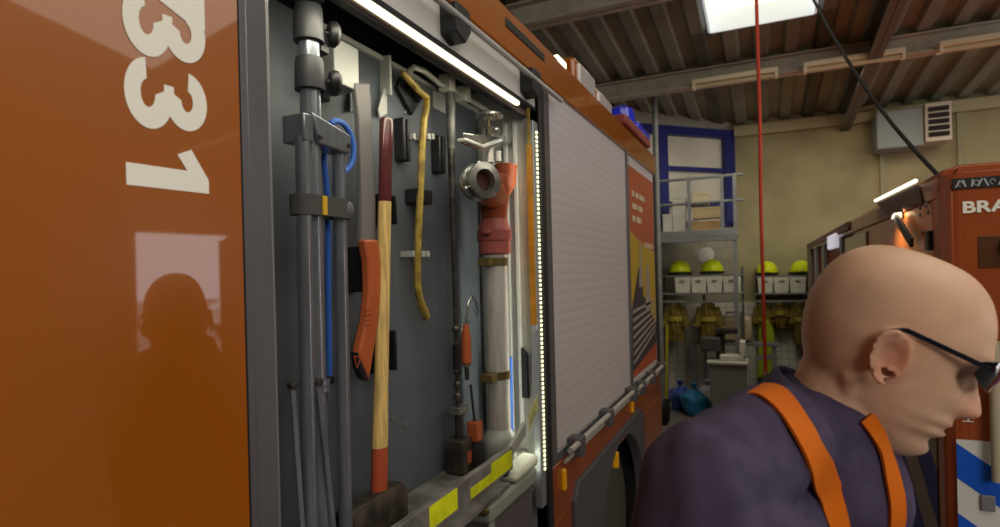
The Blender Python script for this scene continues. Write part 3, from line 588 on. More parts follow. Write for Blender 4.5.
# lower side: orange skirt, fender, wheel
MB().box((XT - .05, Y1 + .03, .92), (XT - .001, Y4, 1.104)).build('skirt', orange_far, T, .004)
MB().box((XT - .04, Y1 + .03, .35), (XT - .0, 1.995, .92)).build('skirt', orange_far, T, .004)
b = MB(); b.prism([(XT - .03, 3.3, .3), (XT - .03, Y4, .55), (XT - .03, Y4, .93), (XT - .03, 3.3, .93)], (.032, 0, 0)); b.build('rear_skirt', orange_far, T, .01)
wc, wz, ar = 2.78, .46, .49
pts = [(2.0, .3), (2.0, .93), (2.05, .985), (3.2, 1.0), (3.3, .94), (3.3, .3), (wc + ar, .3)] + [(wc + ar * cos(a), wz + ar * sin(a)) for a in [R(k) for k in range(0, 181, 6)]] + [(wc - ar, .3)]
MB().prism([(XT - .04, y, z) for y, z in pts], (.055, 0, 0)).build('fender', fender_m, T, .006)
MB().box((-1.22, 2.0, .98), (XT - .05, 3.3, 1.0)).box((-1.24, 2.0, .05), (-1.2, 3.3, 1.0)).box((-1.22, 3.26, .05), (XT - .042, 3.29, 1.0)).box((-1.22, 2.01, .05), (XT - .042, 2.03, 1.0)).build('wheel_well', rubber, T)
w = MB(); w.lathe((-1.0, wc, .455), (1, 0, 0), [(.2, 0), (.41, 0), (.455, .03), (.455, .23), (.42, .27), (.29, .275)], 48); w_o = w.build('tyre', tyre, T)
MB().lathe((-.80, wc, .455), (1, 0, 0), [(.29, .07), (.25, .075), (.24, .02), (.13, .0), (.12, .05), (.09, .06), (.001, .06)], 36).build('wheel_rim', mat('rim_grey', (112, 104, 98), .5, .3), T)
for k in range(10): MB().lathe(V((-.80, wc + .165 * cos(k * pi / 5), .455 + .165 * sin(k * pi / 5))), (1, 0, 0), [(.013, 0), (.013, .03), (.002, .032)], 6).build('wheel_nut', alu_d, T)
for (px, py) in ((565.8, 479), (633.5, 405), (616, 459)):
    q = PX(px, py, XT + .01); MB().box((XT - .005, q.y - .012, q.z - .04), (XT + .012 if px != 616 else XT + .022, q.y + .012, q.z + .035)).build('amber_marker', amber, T, .006)
# lower locker below shelf
MB().box((-1.2, Y0, .5), (XT - .03, Y1, .52)).build('locker_floor', dark_frame, T)
MB().box((XB - .1, Y0, .52), (XB - .08, Y1, 1.16)).build('locker_lower_wall', dark_frame, T)
# brackets holding the tools -------------------------------------------------
def clip(px, py0, py1, w, xd=.05, name='rubber_clip', gap=.014):
    t0 = PX(px, py0, XB + xd / 2); t1 = PX(px, py1, XB + xd / 2)
    b = MB()
    for s in (-1, 1): b.box((XB, t0.y + s * gap - w / 2, t1.z), (XB + xd, t0.y + s * gap + w / 2, t0.z))
    b.box((XB, t0.y - gap, t1.z), (XB + .012, t0.y + gap, t0.z)); b.build(name, black_pl, T, .003)
clip(402, 119, 161, .012, .03, gap=.011)
clip(438, 136, 173, .011, .03, gap=.012)
clip(359, 247, 292, .012, .07, gap=.016)
clip(382, 195, 224, .007, .05, gap=.026); clip(381, 331, 372, .008, .05, gap=.027)
q = PX(420, 196, XB + .03); MB().box((XB, q.y - .03, q.z - .022), (XB + .05, q.y + .035, q.z + .018)).build('bar_holder', black_pl, T, .004)
q = PX(413, 90, XB + .02); MB().obox(q, (.02, .07, .022), Matrix.Rotation(R(-42), 3, 'X')).build('slanted_plate', black_pl, T, .002)
MB().obox(PX(407, 96, XB + .01), (.012, .09, .05), Matrix.Rotation(R(-42), 3, 'X')).build('slanted_plate', black_pl, T, .002)
for (px, py) in ((411, 254), (420, 254), (430, 137), (411, 137), (425, 254), (426, 137)):
    MB().box(PX(px, py, XB + .03) - V((.03, .006, .008)), PX(px, py, XB + .03) + V((.012, .006, .008))).build('bar_pin', alu_w, T, .001)
for (px, py) in ((392, 418), (405, 425), (348, 424), (405, 112), (446, 447)):
    MB().lathe(PX(px, py, XB), (1, 0, 0), [(.006, 0), (.006, .003), (.001, .004)], 12).build('screw', alu, T)
# pale bracket box and folded plates upper left
q0, q1 = PX(331, 82, XB + .06), PX(355, 50, XB + .06)
MB().box((XB, q0.y, q0.z), (XB + .07, q1.y, q1.z)).build('bracket_box', alu_w, T, .003)
for (pl) in ([(349, 112), (362, 110), (364, 98), (364, 78), (361, 78), (356, 82), (349, 83)], [(379, 118), (386, 114), (386, 92), (383, 88), (377, 110)]):
    pts = [PX(a, c, XB + .012) for a, c in pl]; MB().prism(pts, (.004, 0, 0)).build('folded_plate', alu_w if pl[0][0] > 370 else board, T, .001)
MB().box((XB, PX(380, 80, XB).y, zt - .1), (XB + .03, PX(382, 80, XB).y, zt)).build('board_edge', alu_w, T)
# chrome hanging bar with clamp blocks
a = [PX(406, 74, XB + .03), PX(414, 67, XB + .06), PX(424, 71, XB + .06), PX(440, 84, XB + .05), PX(455, 91, XB + .05), PX(487, 110, XB + .05)]
MB().tube(a, .008, 12).build('hanging_bar', alu_br, T)
for px, py in ((447, 84), (463, 95)):
    q = PX(px, py, XB + .05); MB().box(q - V((.02, .018, .022)), q + V((.02, .018, .026))).build('clamp_block', white_bin, T, .004)
q0, q1 = PX(434, 108, XB + .004), PX(446, 92, XB + .004); MB().box((XB, q0.y, q0.z), (XB + .004, q1.y, q1.z)).build('mount_plate', alu_w, T)
# blue rod on the lower right, dark bag in the end wall
q = PY(511, 400, Y1 - .05); MB().tube([PY(511, 430, Y1 - .05), PY(510, 357, Y1 - .05)], .008, 10).build('blue_handle_rod', blue_rope, T)
q0, q1 = PY(519, 398, Y1 - .03), PY(527, 345, Y1 - .03)
MB().prism([(q0.x, Y1 - .03, q0.z), (q1.x, Y1 - .03, q0.z), (q1.x - .002, Y1 - .03, q1.z - .03), (q0.x + .006, Y1 - .03, q1.z)], (0, .015, 0)).build('black_wedge', black_pl, T, .003)
# ================================================================== TOOLS IN THE LOCKER
XP = -.76
def col(px0, py0, px1, py1, x): return PX(px0, py0, x), PX(px1, py1, x)
# --- light stand (tripod)
base = PX(318, 560, XP); base.z = 1.172
t = thing('light_stand', 'folded grey metal tripod light stand strapped upright beside the door pillar', 'tripod', base)
a, c = PX(307.5, -90, XP), PX(309, 122, XP); ax = a.y * .5 + c.y * .5
zt0, zt1 = 2.235, c.z
MB().tube([(XP, ax, zt1), (XP, ax, zt0)], .019, 24).build('centre_pole', alu_d, t)
MB().tube([(XP, ax, 1.2), (XP, ax, zt1 + .005)], .0165, 24).build('inner_pole', alu_d, t)
def zz(py, px=308): return PX(px, py, XP).z
for (p0, p1) in ((6, 42), (58, 90)):
    z0, z1 = zz(p1), zz(p0); MB().lathe((XP, ax, z0), (0, 0, 1), [(.019, 0), (.0275, .0), (.0275, (z1 - z0) * .4), (.0255, z1 - z0 - .004), (.024, z1 - z0), (.019, z1 - z0)], 28).build('collar', mat('collar_grey%d' % p0, (50, 50, 54), .5), t, .001)
    kc = V((XP + .01, ax + .042, (z0 + z1) / 2 - .004)); kn = MB()
    kn.lathe(kc, V((.55, .8, 0)), [(.006, -.035), (.006, 0), (.02, .0), (.024, .006), (.024, .014), (.018, .02), (.001, .021)], 20)
    kn.build('knob', black_pl, t)
    MB().box((XP - .01, ax + .016, z0 - .012), (XP + .012, ax + .042, z0 + .03)).build('clamp_lever', black_pl, t, .003)
MB().lathe((XP, ax, zz(-2)), (0, 0, 1), [(.019, 0), (.03, 0), (.03, .03), (.019, .03)], 24).build('top_collar', black_pl, t)
bz0, bz1 = zz(148), zz(118)
legs = [PX(301.5, 230, XP).y, PX(316, 230, XP).y + .001, PX(339, 230, XP).y]
b = MB(); b.box((XP - .03, legs[0] - .011, bz0 + .005), (XP + .022, legs[0] + .014, bz1)); b.build('head_bracket', alu_d, t, .003)
b = MB(); b.prism([(XP - .02, legs[0] + .008, bz1 + .004), (XP - .02, legs[2] + .013, bz1 - .016), (XP - .02, legs[2] + .013, bz0 + .002), (XP - .02, legs[0] + .025, bz0 + .006)], (.045, 0, 0)); b.build('head_bracket', alu_d, t, .003)
for yy in (legs[0] + .025, legs[2] + .004): MB().lathe((XP + .025, yy, bz0 + .018), (1, 0, 0), [(.005, 0), (.005, .003), (.001, .004)], 12).build('bolt', steel_d, t)
for i, yy in enumerate(legs):
    r_ = (.0135, .0135, .013)[i]; x_ = XP + (.008, -.012, .004)[i]
    lb = yy - (.006, .004, .007)[i]; MB().tube([(x_, lb, 1.174), (x_, yy, bz0 + .014)], r_, 22).build('leg', alu_d, t)
    MB().lathe((x_, lb, 1.1725), (0, 0, 1), [(.015, 0), (.016, .01), (.016, .03), (.0135, .034)], 18).build('foot', rubber, t)
# spreader struts
for (q0, q1, dx) in (((318, 382), (335, 545), .02), ((292, 385), (303, 545), .022), ((330, 380), (322, 540), -.02)):
    a, c = PX(q0[0], q0[1], XP + dx), PX(q1[0], q1[1], XP + dx); c.z = max(c.z, 1.18)
    MB().band([a, c], (0, 1, 0), .011, .006).build('spreader_strut', alu_d, t, .001)
    MB().lathe(a, (1, 0, 0), [(.008, -.004), (.008, .006), (.001, .008)], 14).build('pivot', steel_d, t)
for py in (383, 388): MB().lathe((XP, ax + .001, zz(py + 6)), (0, 0, 1), [(.0165, 0), (.022, 0), (.022, .012), (.0165, .012)], 20).build('slider', alu_d, t)
# strap round the legs
z0, z1 = zz(216), zz(196)
st = thing('webbing_strap', 'grey webbing strap with a yellow tag buckled round the tripod legs', 'strap', (XP, ax, z0))
ring = []
for k in range(40):
    a = 2 * pi * k / 40; cy = (legs[0] + legs[2]) / 2; hw = (legs[2] - legs[0]) / 2 + .0185
    ring.append((XP + .003 + .026 * (abs(sin(a)) ** .6) * (1 if sin(a) > 0 else -1), cy + hw * (abs(cos(a)) ** .5) * (1 if cos(a) > 0 else -1)))
def sring(z, s): return [V((XP + (x - XP) * s, (legs[0] + legs[2]) / 2 + (y - (legs[0] + legs[2]) / 2) * s, z)) for x, y in ring]
rg = [sring(z0, 1), sring(z1, 1), sring(z1, .95), sring(z0, .95), sring(z0, 1)]
MB().loft(rg, cap=False).build('webbing', mat('strap_grey', (72, 70, 68), .9, bump=.3, bscale=400), st)
yy = PX(325, 206, XP + .03).y; MB().box((XP + .0285, yy - .006, z0 + .001), (XP + .0315, yy + .005, z1 - .001)).build('yellow_tag', mat('tag_yellow', (200, 160, 40), .6), st)
MB().ball((XP + .02, legs[2] + .002, (z0 + z1) / 2), .015, (.8, 1.0, 1.15), 20).build('wrapped_end', mat('wrap_grey', (92, 92, 96), .8, bump=.6, bscale=120), st)
# blue rope
c0 = PX(340, 146, XP - .03); r_ = .044; pts = [PX(329.5, 392, XP - .035), PX(328.5, 300, XP - .035), PX(328, 200, XP - .035), PX(324, 160, XP - .04)]
rp = MB(); ptsl = [c0 + V((0, cos(a) * r_ * 1.0, sin(a) * r_ * 1.15)) for a in [R(150 - 12 * k) for k in range(20)]]
rp.tube(pts + ptsl, .0062, 10); rp.tube([p + V((.004, -.005, -.003)) for p in ptsl[2:]], .005, 10)
tag(rp.build('blue_cord', blue_rope), 'blue cord looped behind the tripod head and hanging down between its legs', 'cord')
# --- sledgehammer
XH = -.79
hb = PX(381, 505, XH)
t = thing('sledgehammer', 'long sledgehammer with pale wood handle and dark red end, head on the shelf', 'sledgehammer', (XH, hb.y, 1.172))
def hz(py, px=381): return PX(px, py, XH).z
hA, hB_ = PX(386.5, 117, XH), PX(379, 491, XH)
def hyz(z): return hB_.y + (hA.y - hB_.y) * (z - hB_.z) / (hA.z - hB_.z)
def oval(z, ry, rx, y=None): return [V((XH + rx * cos(2 * pi * k / 24), hyz(z) + ry * sin(2 * pi * k / 24), z)) for k in range(24)]
MB().loft([oval(hz(117), .0165, .0125), oval(hz(119), .019, .014), oval(hz(150), .0185, .014), oval(hz(201), .0178, .0135)]).build('grip', maroon, t)
MB().loft([oval(hz(201), .0177, .0134), oval(hz(300), .0185, .014), oval(hz(385), .019, .0145), oval(hz(430), .0208, .016), oval(hz(446), .0205, .016)]).build('shaft', wood, t)
MB().loft([oval(hz(446), .0208, .0163), oval(hz(491), .0212, .0168)]).build('shaft_collar', red_dip, t)
zh0, zh1 = 1.173, hz(488)
hy0, hy1 = PX(354, 505, XH + .03).y, PX(411, 500, XH + .03).y
hx = XH + .004; s = .029
def sq(y, k): return [V((hx + a * s * k, y, (zh0 + zh1) / 2 + c * (zh1 - zh0) / 2 * k)) for a, c in ((-1, -.7), (-.7, -1), (.7, -1), (1, -.7), (1, .7), (.7, 1), (-.7, 1), (-1, .7))]
MB().loft([sq(hy0, .88), sq(hy0 + .008, 1), sq((hy0 + hy1) / 2 - .02, 1), sq((hy0 + hy1) / 2 + .02, 1), sq(hy1 - .022, .98), sq(hy1, .62)]).build('hammer_head', head_m, t, .002)
# --- pruning saw in scabbard with orange handle
XS = -.80
sp = PX(362, 370, XS); t = thing('hand_saw', 'long grey bladed rescue saw with curved orange handle hanging head down', 'saw', sp)
def ribbon(pl, dep, name, m, par, x, bev=.003):
    L_, R_ = pl; pts = [PX(a, c, x) for a, c in L_] + [PX(a, c, x) for a, c in R_[::-1]]
    MB().prism(pts, (dep, 0, 0)).build(name, m, par, bev)
ribbon(([(350, 84), (354, 120), (356, 160), (357, 200), (356, 242)], [(365, 84), (367, 120), (369, 160), (371, 200), (371, 242)]), .014, 'blade_cover', mat('grey_scabbard', (108, 104, 102), .55), t, XS - .02)
ribbon(([(356, 240), (360, 262), (361, 290), (358, 320), (352, 345), (350, 356)], [(370, 240), (373, 262), (373, 290), (371, 318), (366, 350), (361, 380)]), .024, 'handle', saw_o, t, XS - .008, .006)
ribbon(([(350, 352), (352, 366), (356, 378)], [(358, 352), (361, 366), (362, 381)]), .018, 'handle_guard', black_pl, t, XS - .005, .003)
b = MB()
for k in range(4): b.tube([PX(366, 310 + 5 * k, XS + .017), PX(371.5, 309 + 5 * k, XS + .017)], .0013, 8)
b.build('grip_ridge', red_dip, t)
MB().tube([PX(354, 356, XS + .019), PX(360, 358, XS + .019), PX(357, 368, XS + .019), PX(354, 356, XS + .019)], .0016, 8).build('finger_ring', red_dip, t)
# --- yellow wrecking bar
XY = XB + .045
cl = [(402, 72), (407, 77), (418, 90), (427, 98), (426.5, 108), (424, 120), (422, 150), (420.5, 190), (418.5, 230), (417.5, 262), (417.5, 285), (420, 300), (423, 308), (427, 318)]
t = thing('wrecking_bar', 'slim ochre yellow wrecking bar with curved ends hanging on the grey board', 'crowbar', PX(427, 318, XY))
rr = [.006] + [.0098] * 11 + [.011, .008]
MB().tube([PX(a, c, XY) for a, c in cl], rr, 8).build('bar_shaft', bar_y, t)
MB().obox(PX(425.5, 314, XY), (.013, .022, .03), Matrix.Rotation(R(28), 3, 'X')).build('claw', bar_y, t, .003)
MB().tube([PX(421.5, 160, XY) , PX(421, 178, XY)], .0085, 10).build('tape_wrap', mat('dirty_yellow', (150, 120, 44), .7), t)
# --- dark lance / chain bar
XL = XB + .05
ly = PX(454, 250, XL).y
t = thing('entry_tool', 'thin dark steel bar with joints and a square block foot on the shelf', 'bar', (XL, ly, 1.172))
def lz(py): return PX(454, py, XL).z
lx = lambda py: V((XL, ly, lz(py)))
MB().tube([lx(88), lx(120), lx(300), lx(345)], [.0125, .0125, .0075, .0075], 16).build('upper_rod', steel_d, t)
MB().tube([lx(94), lx(150)], [.015, .012], 16).build('upper_sleeve', mat('sleeve_grey', (120, 118, 116), .5, .4, vary=.3, vscale=30), t)
MB().tube([lx(345), lx(370)], .012, 16).build('dark_sleeve', black_pl, t)
for py in (330, 372, 386, 398): MB().ball(lx(py), .0125, (1, 1, 1.1), 16).build('joint', steel_d, t)
MB().tube([lx(370), lx(410)], .006, 12).build('link_rod', steel_d, t)
MB().box(lx(413) - V((.02, .028, .006)), lx(407) + V((.02, .028, 0))).build('cross_clamp', chrome, t, .003)
MB().tube([lx(412), lx(443)], .011, 14).build('lower_rod', steel_d, t)
b0 = lz(470); MB().box((XL - .028, ly - .03, 1.173), (XL + .03, ly + .035, lz(441))).build('block_foot', head_m, t, .004)
MB().box((XL + .03, ly - .005, 1.2), (XL + .0315, ly + .03, 1.235)).build('orange_patch', red_dip, t)
# --- orange handled hook
XK = -.82; t = thing('hooked_hand_tool', 'small hand tool with orange grip and shiny curved hook beside the steel pipe', 'hook', PX(466, 385, XK))
ky = PX(466, 340, XK).y; kz = lambda py: PX(466, py, XK).z
MB().lathe((XK, ky, kz(364)), (0, 0, 1), [(.012, 0), (.016, .004), (.016, .03), (.0145, .05), (.016, .07), (.009, kz(324) - kz(364))], 20).build('grip', saw_o, t)
MB().lathe((XK, ky, kz(367)), (0, 0, 1), [(.013, 0), (.013, .008), (.009, .01)], 20).build('ferrule', chrome, t); MB().tube([(XK, ky, kz(380)), (XK, ky, kz(366))], .007, 12).build('tail', steel_d, t)
MB().tube([PX(466, 326, XK), PX(467, 312, XK), PX(468, 302, XK), PX(471, 296, XK), PX(475, 300, XK), PX(478, 310, XK), PX(477, 317, XK), PX(474, 309, XK)], [.003, .0035, .0035, .0035, .0035, .003, .002, .001], 10).build('hook', chrome, t)
MB().tube([PX(462, 330, XK), PX(464, 318, XK), PX(470, 322, XK)], .002, 8).build('thumb_latch', chrome, t)
# --- orange and black plug
XQ = -.80; q = PX(475, 440, XQ); t = thing('lashing_block', 'small orange topped black fitting standing on the shelf left of the pipe foot', 'fitting', (XQ, q.y, 1.172))
MB().box((XQ - .018, q.y - .017, PX(475, 441, XQ).z), (XQ + .018, q.y + .02, PX(475, 421, XQ).z)).build('orange_cap', saw_o, t, .004)
MB().lathe((XQ, q.y, 1.172), (0, 0, 1), [(.02, 0), (.026, .01), (.026, .06), (.02, PX(475, 442, XQ).z - 1.172)], 20).build('fitting_body', black_pl, t)
MB().tube([(XQ, q.y, PX(475, 421, XQ).z), (XQ - .01, q.y, kz(385))], .004, 8).build('rod', steel_d, t)
# --- standpipe
XN = -.765
ny = PX(497, 340, XN).y
t = thing('hydrant_standpipe', 'tall aluminium hydrant standpipe with orange red forked head and steel couplings', 'standpipe', (XN, ny, 1.172))
nz = lambda py: PX(496, py, XN).z
MB().lathe((XN, ny, 1.2), (0, 0, 1), [(.037, 0), (.037, nz(252) - 1.2)], 36).build('pipe', alu_br, t)
MB().lathe((XN, ny, 1.1725), (0, 0, 1), [(.04, 0), (.052, .01), (.05, .03), (.054, .05), (.05, .075), (.04, .09), (.037, .1)], 32).build('bottom_coupling', alu_w, t)
MB().box((XN + .03, ny - .055, 1.185), (XN + .05, ny - .02, 1.215)).build('coupling_lug', alu_w, t, .004)
for py, hh in ((262, .012), (375, .012)):
    MB().lathe((XN, ny, nz(py) - hh), (0, 0, 1), [(.0375, 0), (.0405, 0), (.0405, 2 * hh), (.0375, 2 * hh)], 36, cap=False).build('brass_strap', brass, t); MB().box((XN - .02, ny - .085, nz(py) - hh), (XN + .02, ny - .035, nz(py) + hh)).build('strap_tail', brass, t, .002)
z0 = nz(255); MB().lathe((XN, ny, z0), (0, 0, 1), [(.038, 0), (.05, .004), (.05, .04), (.054, .045), (.054, .075), (.05, .08), (.044, .1), (.04, .115)], 36).build('swivel_coupling', hyd_pink, t, 0)
MB().tube([(XN, ny - .04, nz(234)), (XN + .02, ny - .1, nz(233))], [.012, .008], 12).tube([(XN, ny + .04, nz(238)), (XN + .0, ny + .085, nz(239))], [.01, .008], 12).build('coupling_lug', hyd_pink, t)
zy = nz(222)
hd = MB(); hd.lathe((XN, ny, zy - .005), (0, 0, 1), [(.041, 0), (.041, .02), (.046, .06), (.052, .1), (.048, .15)], 32)
hd.build('head_casting', hyd_red, t)
ctr = V((XN, ny + .0, nz(188)))
oc = PX(477, 183, XN + .09)
MB().tube([ctr - V((0, 0, .03)), ctr.lerp(oc, .45) - V((0, 0, .008)), oc - (oc - ctr).normalized() * .012], [.046, .041, .036], 28).build('outlet_branch', hyd_red, t)
dirn = V((.86, -.5, .05)).normalized()
MB().lathe(oc - dirn * .02, dirn, [(.03, 0), (.043, 0), (.049, .012), (.049, .028), (.044, .032), (.044, .045), (.047, .05), (.047, .06), (.029, .061), (.026, .05), (.024, .015), (.024, .006), (.001, .005)], 40).build('outlet_coupling', chrome, t)
MB().lathe(oc - dirn * .012, dirn, [(.0235, .02), (.0235, .03), (.001, .03)], 30).build('outlet_bore', mat('bore_dark', (60, 24, 18), .6), t)
for k in range(3):
    u, w = frame_of(dirn); a = 2 * pi * k / 3 + .5; c1 = oc + dirn * .012 + (u * cos(a) + w * sin(a)) * .046; MB().ball(c1, .009, (1, 1, 1), 12).build('coupling_lug', chrome, t)
b2 = V((XN + .005, ny + .085, nz(180))); MB().tube([ctr - V((0, 0, .04)), b2, b2 + V((0, .005, .055))], [.034, .034, .038], 28).build('second_branch', hyd_red, t)
oc2 = PX(515, 205, XN - .04); d2 = V((.3, .95, 0)).normalized(); MB().lathe(oc2 - d2 * .0, d2, [(.03, -.02), (.045, -.01), (.048, .0), (.048, .02), (.04, .03), (.025, .03), (.022, .01), (.001, .01)], 36).build('rear_coupling', chrome, t)
# valve stems and hand wheel
MB().tube([(XN, ny - .02, nz(165)), (XN, ny - .02, nz(145))], [.014, .009], 16).build('valve_stem', alu_br, t); MB().tube([(XN - .005, ny + .05, nz(160)), (XN - .005, ny + .05, nz(150))], .012, 14).build('valve_stem', alu_br, t)
MB().tube([(XN, ny - .02, nz(150)), (XN, ny - .02, nz(122))], .004, 10).build('brass_stem', brass, t)
hw = V((XN, ny - .02, nz(121))); MB().lathe(hw, (0, 0, 1), [(.012, -.006), (.04, -.004), (.046, 0), (.046, .006), (.038, .01), (.012, .008)], 28).build('hand_wheel', chrome, t)
MB().band([PX(461, 140, XN), PX(480, 147, XN), PX(500, 139, XN)], (1, 0, 0), .03, .012).build('yoke', alu_w, t, .004)
MB().prism([PX(461, 133, XN), PX(492, 137, XN), PX(503, 140, XN), PX(484, 152, XN), PX(463, 145, XN)], (.01, 0, 0)).build('yoke', chrome, t, .003)
MB().tube([PX(489, 128, XN + .02), PX(500, 135, XN + .02), PX(510, 143, XN + .01), PX(517, 150, XN)], [.007, .008, .006, .008], 12).build('lever', chrome, t)
MB().ball(PX(496, 130, XN + .02), .013, (1, 1, .8), 16).build('lever_knob', chrome, t); MB().ball(PX(514, 147, XN + .0), .012, (1, 1, .8), 16).build('lever_knob', chrome, t)
# --- yellow folding rod on the end wall
p0, p1 = PY(523, 108, Y1 - .075), PY(534, 325, Y1 - .075); t = thing('gauge_rod', 'narrow amber yellow rod hanging between the pipe and the LED strip', 'rod', p1)
xm = PY(530.5, 220, Y1 - .075).x
MB().box((xm - .004, Y1 - .075, p0.z - .15), (xm + .004, Y1 - .068, p0.z)).build('thin_end', bar_y, t); MB().box((xm - .009, Y1 - .077, p1.z), (xm + .009, Y1 - .066, p0.z - .12)).build('rod_body', mat('amber_rod', (196, 134, 30), .5, vary=.2, vscale=20), t, .002)
MB().box((xm - .008, Y1 - .075, p1.z - .018), (xm + .008, Y1 - .068, p1.z)).build('end_tab', alu_w, t, .001)
# --- white case and grey crate under the shelf
q0, q1 = PX(511, 480, -.68), PX(534, 452, -.68)
t = thing('white_case', 'white rounded plastic case sitting just below the shelf end', 'case', (-.69, (q0.y + q1.y) / 2, q0.z - .01))
yA, yB_ = 1.52, Y1 - .085
MB().box((-.718, yA, q0.z - .01), (-.655, yB_, q1.z + .005)).build('case_body', mat('case_white', (222, 226, 208), .45), t, .025, seg=4)
MB().box((-.71, yA - .025, q0.z + .015), (-.68, yA + .01, q0.z + .04)).build('case_latch', steel_d, t, .008)
zc1 = q0.z - .012
t = thing('storage_crate', 'grey ribbed storage crate with a pale lid at the bottom of the locker', 'crate', (-.78, 1.52, .521))
MB().box((-.9, 1.36, zc1 - .05), (-.665, Y1 - .08, zc1)).build('lid', mat('lid_grey', (150, 156, 146), .5), t, .012, seg=3)
MB().box((-.89, 1.38, .521), (-.68, Y1 - .09, zc1 - .05)).build('crate_body', mat('crate_grey', (112, 104, 108), .55, wave=('Y', 60, .5, .004, .25)), t, .006)
MB().ball((-.69, 1.37, zc1 - .015), .022, (1, 1, .7), 16).build('lid_knob', brass, t)
MB().box((-.681, 1.37, .9), (-.672, 1.40, zc1 - .05)).build('crate_edge', alu_w, t, .002)
q = PX(455, 523, -.8); t = thing('red_canister', 'red and dark canister in the shadow below the shelf', 'canister', (-.8, q.y, .521))
MB().lathe((-.8, q.y, .521), (0, 0, 1), [(.06, 0), (.065, .01), (.065, q.z - .55), (.05, q.z - .521)], 28).build('canister_body', mat('dark_red', (120, 34, 26), .4), t); MB().lathe((-.8, q.y, q.z), (0, 0, 1), [(.03, 0), (.03, .02), (.02, .025)], 20).build('cap', black_pl, t)
# ================================================================== RIGHT VEHICLE
XV = .5; YV = PX(940, 165, XV).y; ZV = PX(940, 165, XV).z; YE = 8.3
K = thing('fire_van', 'orange red fire vehicle with open side lockers behind the bald man', 'fire vehicle', (1.5, 4.5, 0))
def PV(px, py): return PX(px, py, XV)
def PF(px, py): return PY(px, py, YV)
# side split : front locker zone y YV..ya, flap, far lockers
ya = PV(928, 230).y; yb2 = PV(850, 230).y
MB().prism([(XV + .03, YV, .45), (XV, YV + .03, .45), (XV, YV + .05, .45), (XV + .06, YV + .05, .45)], (0, 0, ZV - .5)).build('corner_post', orange_far, K, .008)
b = MB(); b.loft([[V((XV + .0 + r * (1 - cos(a)) , YV + r * (1 - sin(a)), z)) for r in (.05,) for a in [R(k) for k in range(0, 91, 10)]] + [V((XV + .08, YV + .01, z)), V((XV + .01, YV + .09, z))] for z in (.45, ZV - .03)], cap=True)
b.build('rounded_corner', orange_far, K, smooth=60)
MB().box((XV + .05, YV, .35), (2.5, YV + .04, ZV - .025)).build('front_panel', orange_far, K, .005)
MB().box((XV + .02, YV + .05, .35), (2.5, YE, .45)).build('chassis', dark_frame, K)
# roof with rounded edge
rs = []
for y in (YV + .03, YE): rs.append([V((XV + .0, y, ZV - .10)), V((XV + .0, y, ZV - .035)), V((XV + .02, y, ZV - .01)), V((XV + .06, y, ZV)), V((2.44, y, ZV)), V((2.5, y, ZV - .06)), V((2.5, y, ZV - .10))])
MB().loft(rs).build('roof', orange_far, K, .006)
MB().prism([(XV + .04, YV, ZV - .03), (2.46, YV, ZV - .03), (2.44, YV + .04, ZV - .0), (XV + .06, YV + .04, ZV - .0)], (0, .002, .001)).build('roof_edge', orange_far, K)
MB().box((XV, YV + .05, .45), (XV + .012, PV(933, 230).y, ZV - .1)).build('side_panel', orange_far, K, .002)
y_s0, y_s1 = PV(931, 230).y, PV(893, 230).y
MB().box((XV + .006, y_s0 + .01, .45), (XV + .018, y_s1, ZV - .1)).build('locker_door', mat('van_orange_lit', (214, 122, 62), .35, coat=.5), K, .003)  # paint lightened to carry the flap LED's light on this door
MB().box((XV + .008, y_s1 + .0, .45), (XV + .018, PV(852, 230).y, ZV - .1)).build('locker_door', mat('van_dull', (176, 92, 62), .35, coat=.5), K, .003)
for (px, py) in ((927, 205), (921, 208), (921, 215), (923, 232), (929, 212)): MB().lathe(PX(px, py, XV), (-1, 0, 0), [(.008, 0), (.008, .006), (.001, .008)], 10).build('rivet', alu, K)
q = PX(926, 240, XV - .01); MB().box(q - V((.0, .02, .035)), q + V((.02, .02, .03))).build('door_hinge', steel_d, K, .004)
# raised flap with light edge
f0, f1 = PX(919, 184, XV), PX(878, 203, XV); l0, l1 = PX(924, 203, XV - .0), PX(887, 215, XV)
MB().prism([f0, f1, l1, l0], (-.006, 0, 0)).build('raised_flap', mat('flap_dark', (88, 62, 58), .5), K, .002)
MB().tube([f0 + V((-.01, 0, .012)), f1 + V((-.01, 0, .012))], .0075, 10).build('flap_light', led_soft, K)
a, c = PX(895, 216, XV - .02), PX(912, 243, XV - .02); MB().band([a, c], (0, 1, 0), .035, .012).build('gas_strut', dark_frame, K, .003); MB().box(a - V((.01, .03, .012)), a + V((.02, .03, .014))).build('strut_mount', alu_w, K, .003)
# far part: grey roof rail, pale frames and dark red opening
ym, yn = PV(850, 230).y, YE
MB().box((XV - .012, ym, ZV - .075), (XV + .01, yn, ZV - .02)).build('gutter', mat('gutter_plum', (112, 78, 78), .5), K, .003)
q = PX(834, 230, XV - .012); MB().box((XV - .03, q.y - .2, ZV - .17), (XV + .0, q.y + .35, ZV - .06)).build('side_reflection', mat('pale_reflection', (226, 224, 240), .3, emis=.5), K, .01)  # glowing pale block painted in for a bright reflection on the side
q = PX(850, 246, XV); MB().box((XV - .002, PV(866, 240).y, ZV - .36), (XV + .006, PV(845, 240).y, ZV - .12)).build('window_pane', mat('pane_grey', (170, 150, 140), .2, coat=.5), K, .01)
b = MB()
for p_ in (843, 824, 816): 
    yy = PV(p_, 250).y; b.box((XV - .015, yy - .02 * yy / 3, .45), (XV + .02, yy + .02 * yy / 3, ZV - .1))
b.build('locker_frame', silver_strip, K, .004)
MB().box((XV + .03, ym, .45), (XV + .04, yn, ZV - .1)).build('locker_interior', mat('deep_red', (110, 22, 14), .5), K)
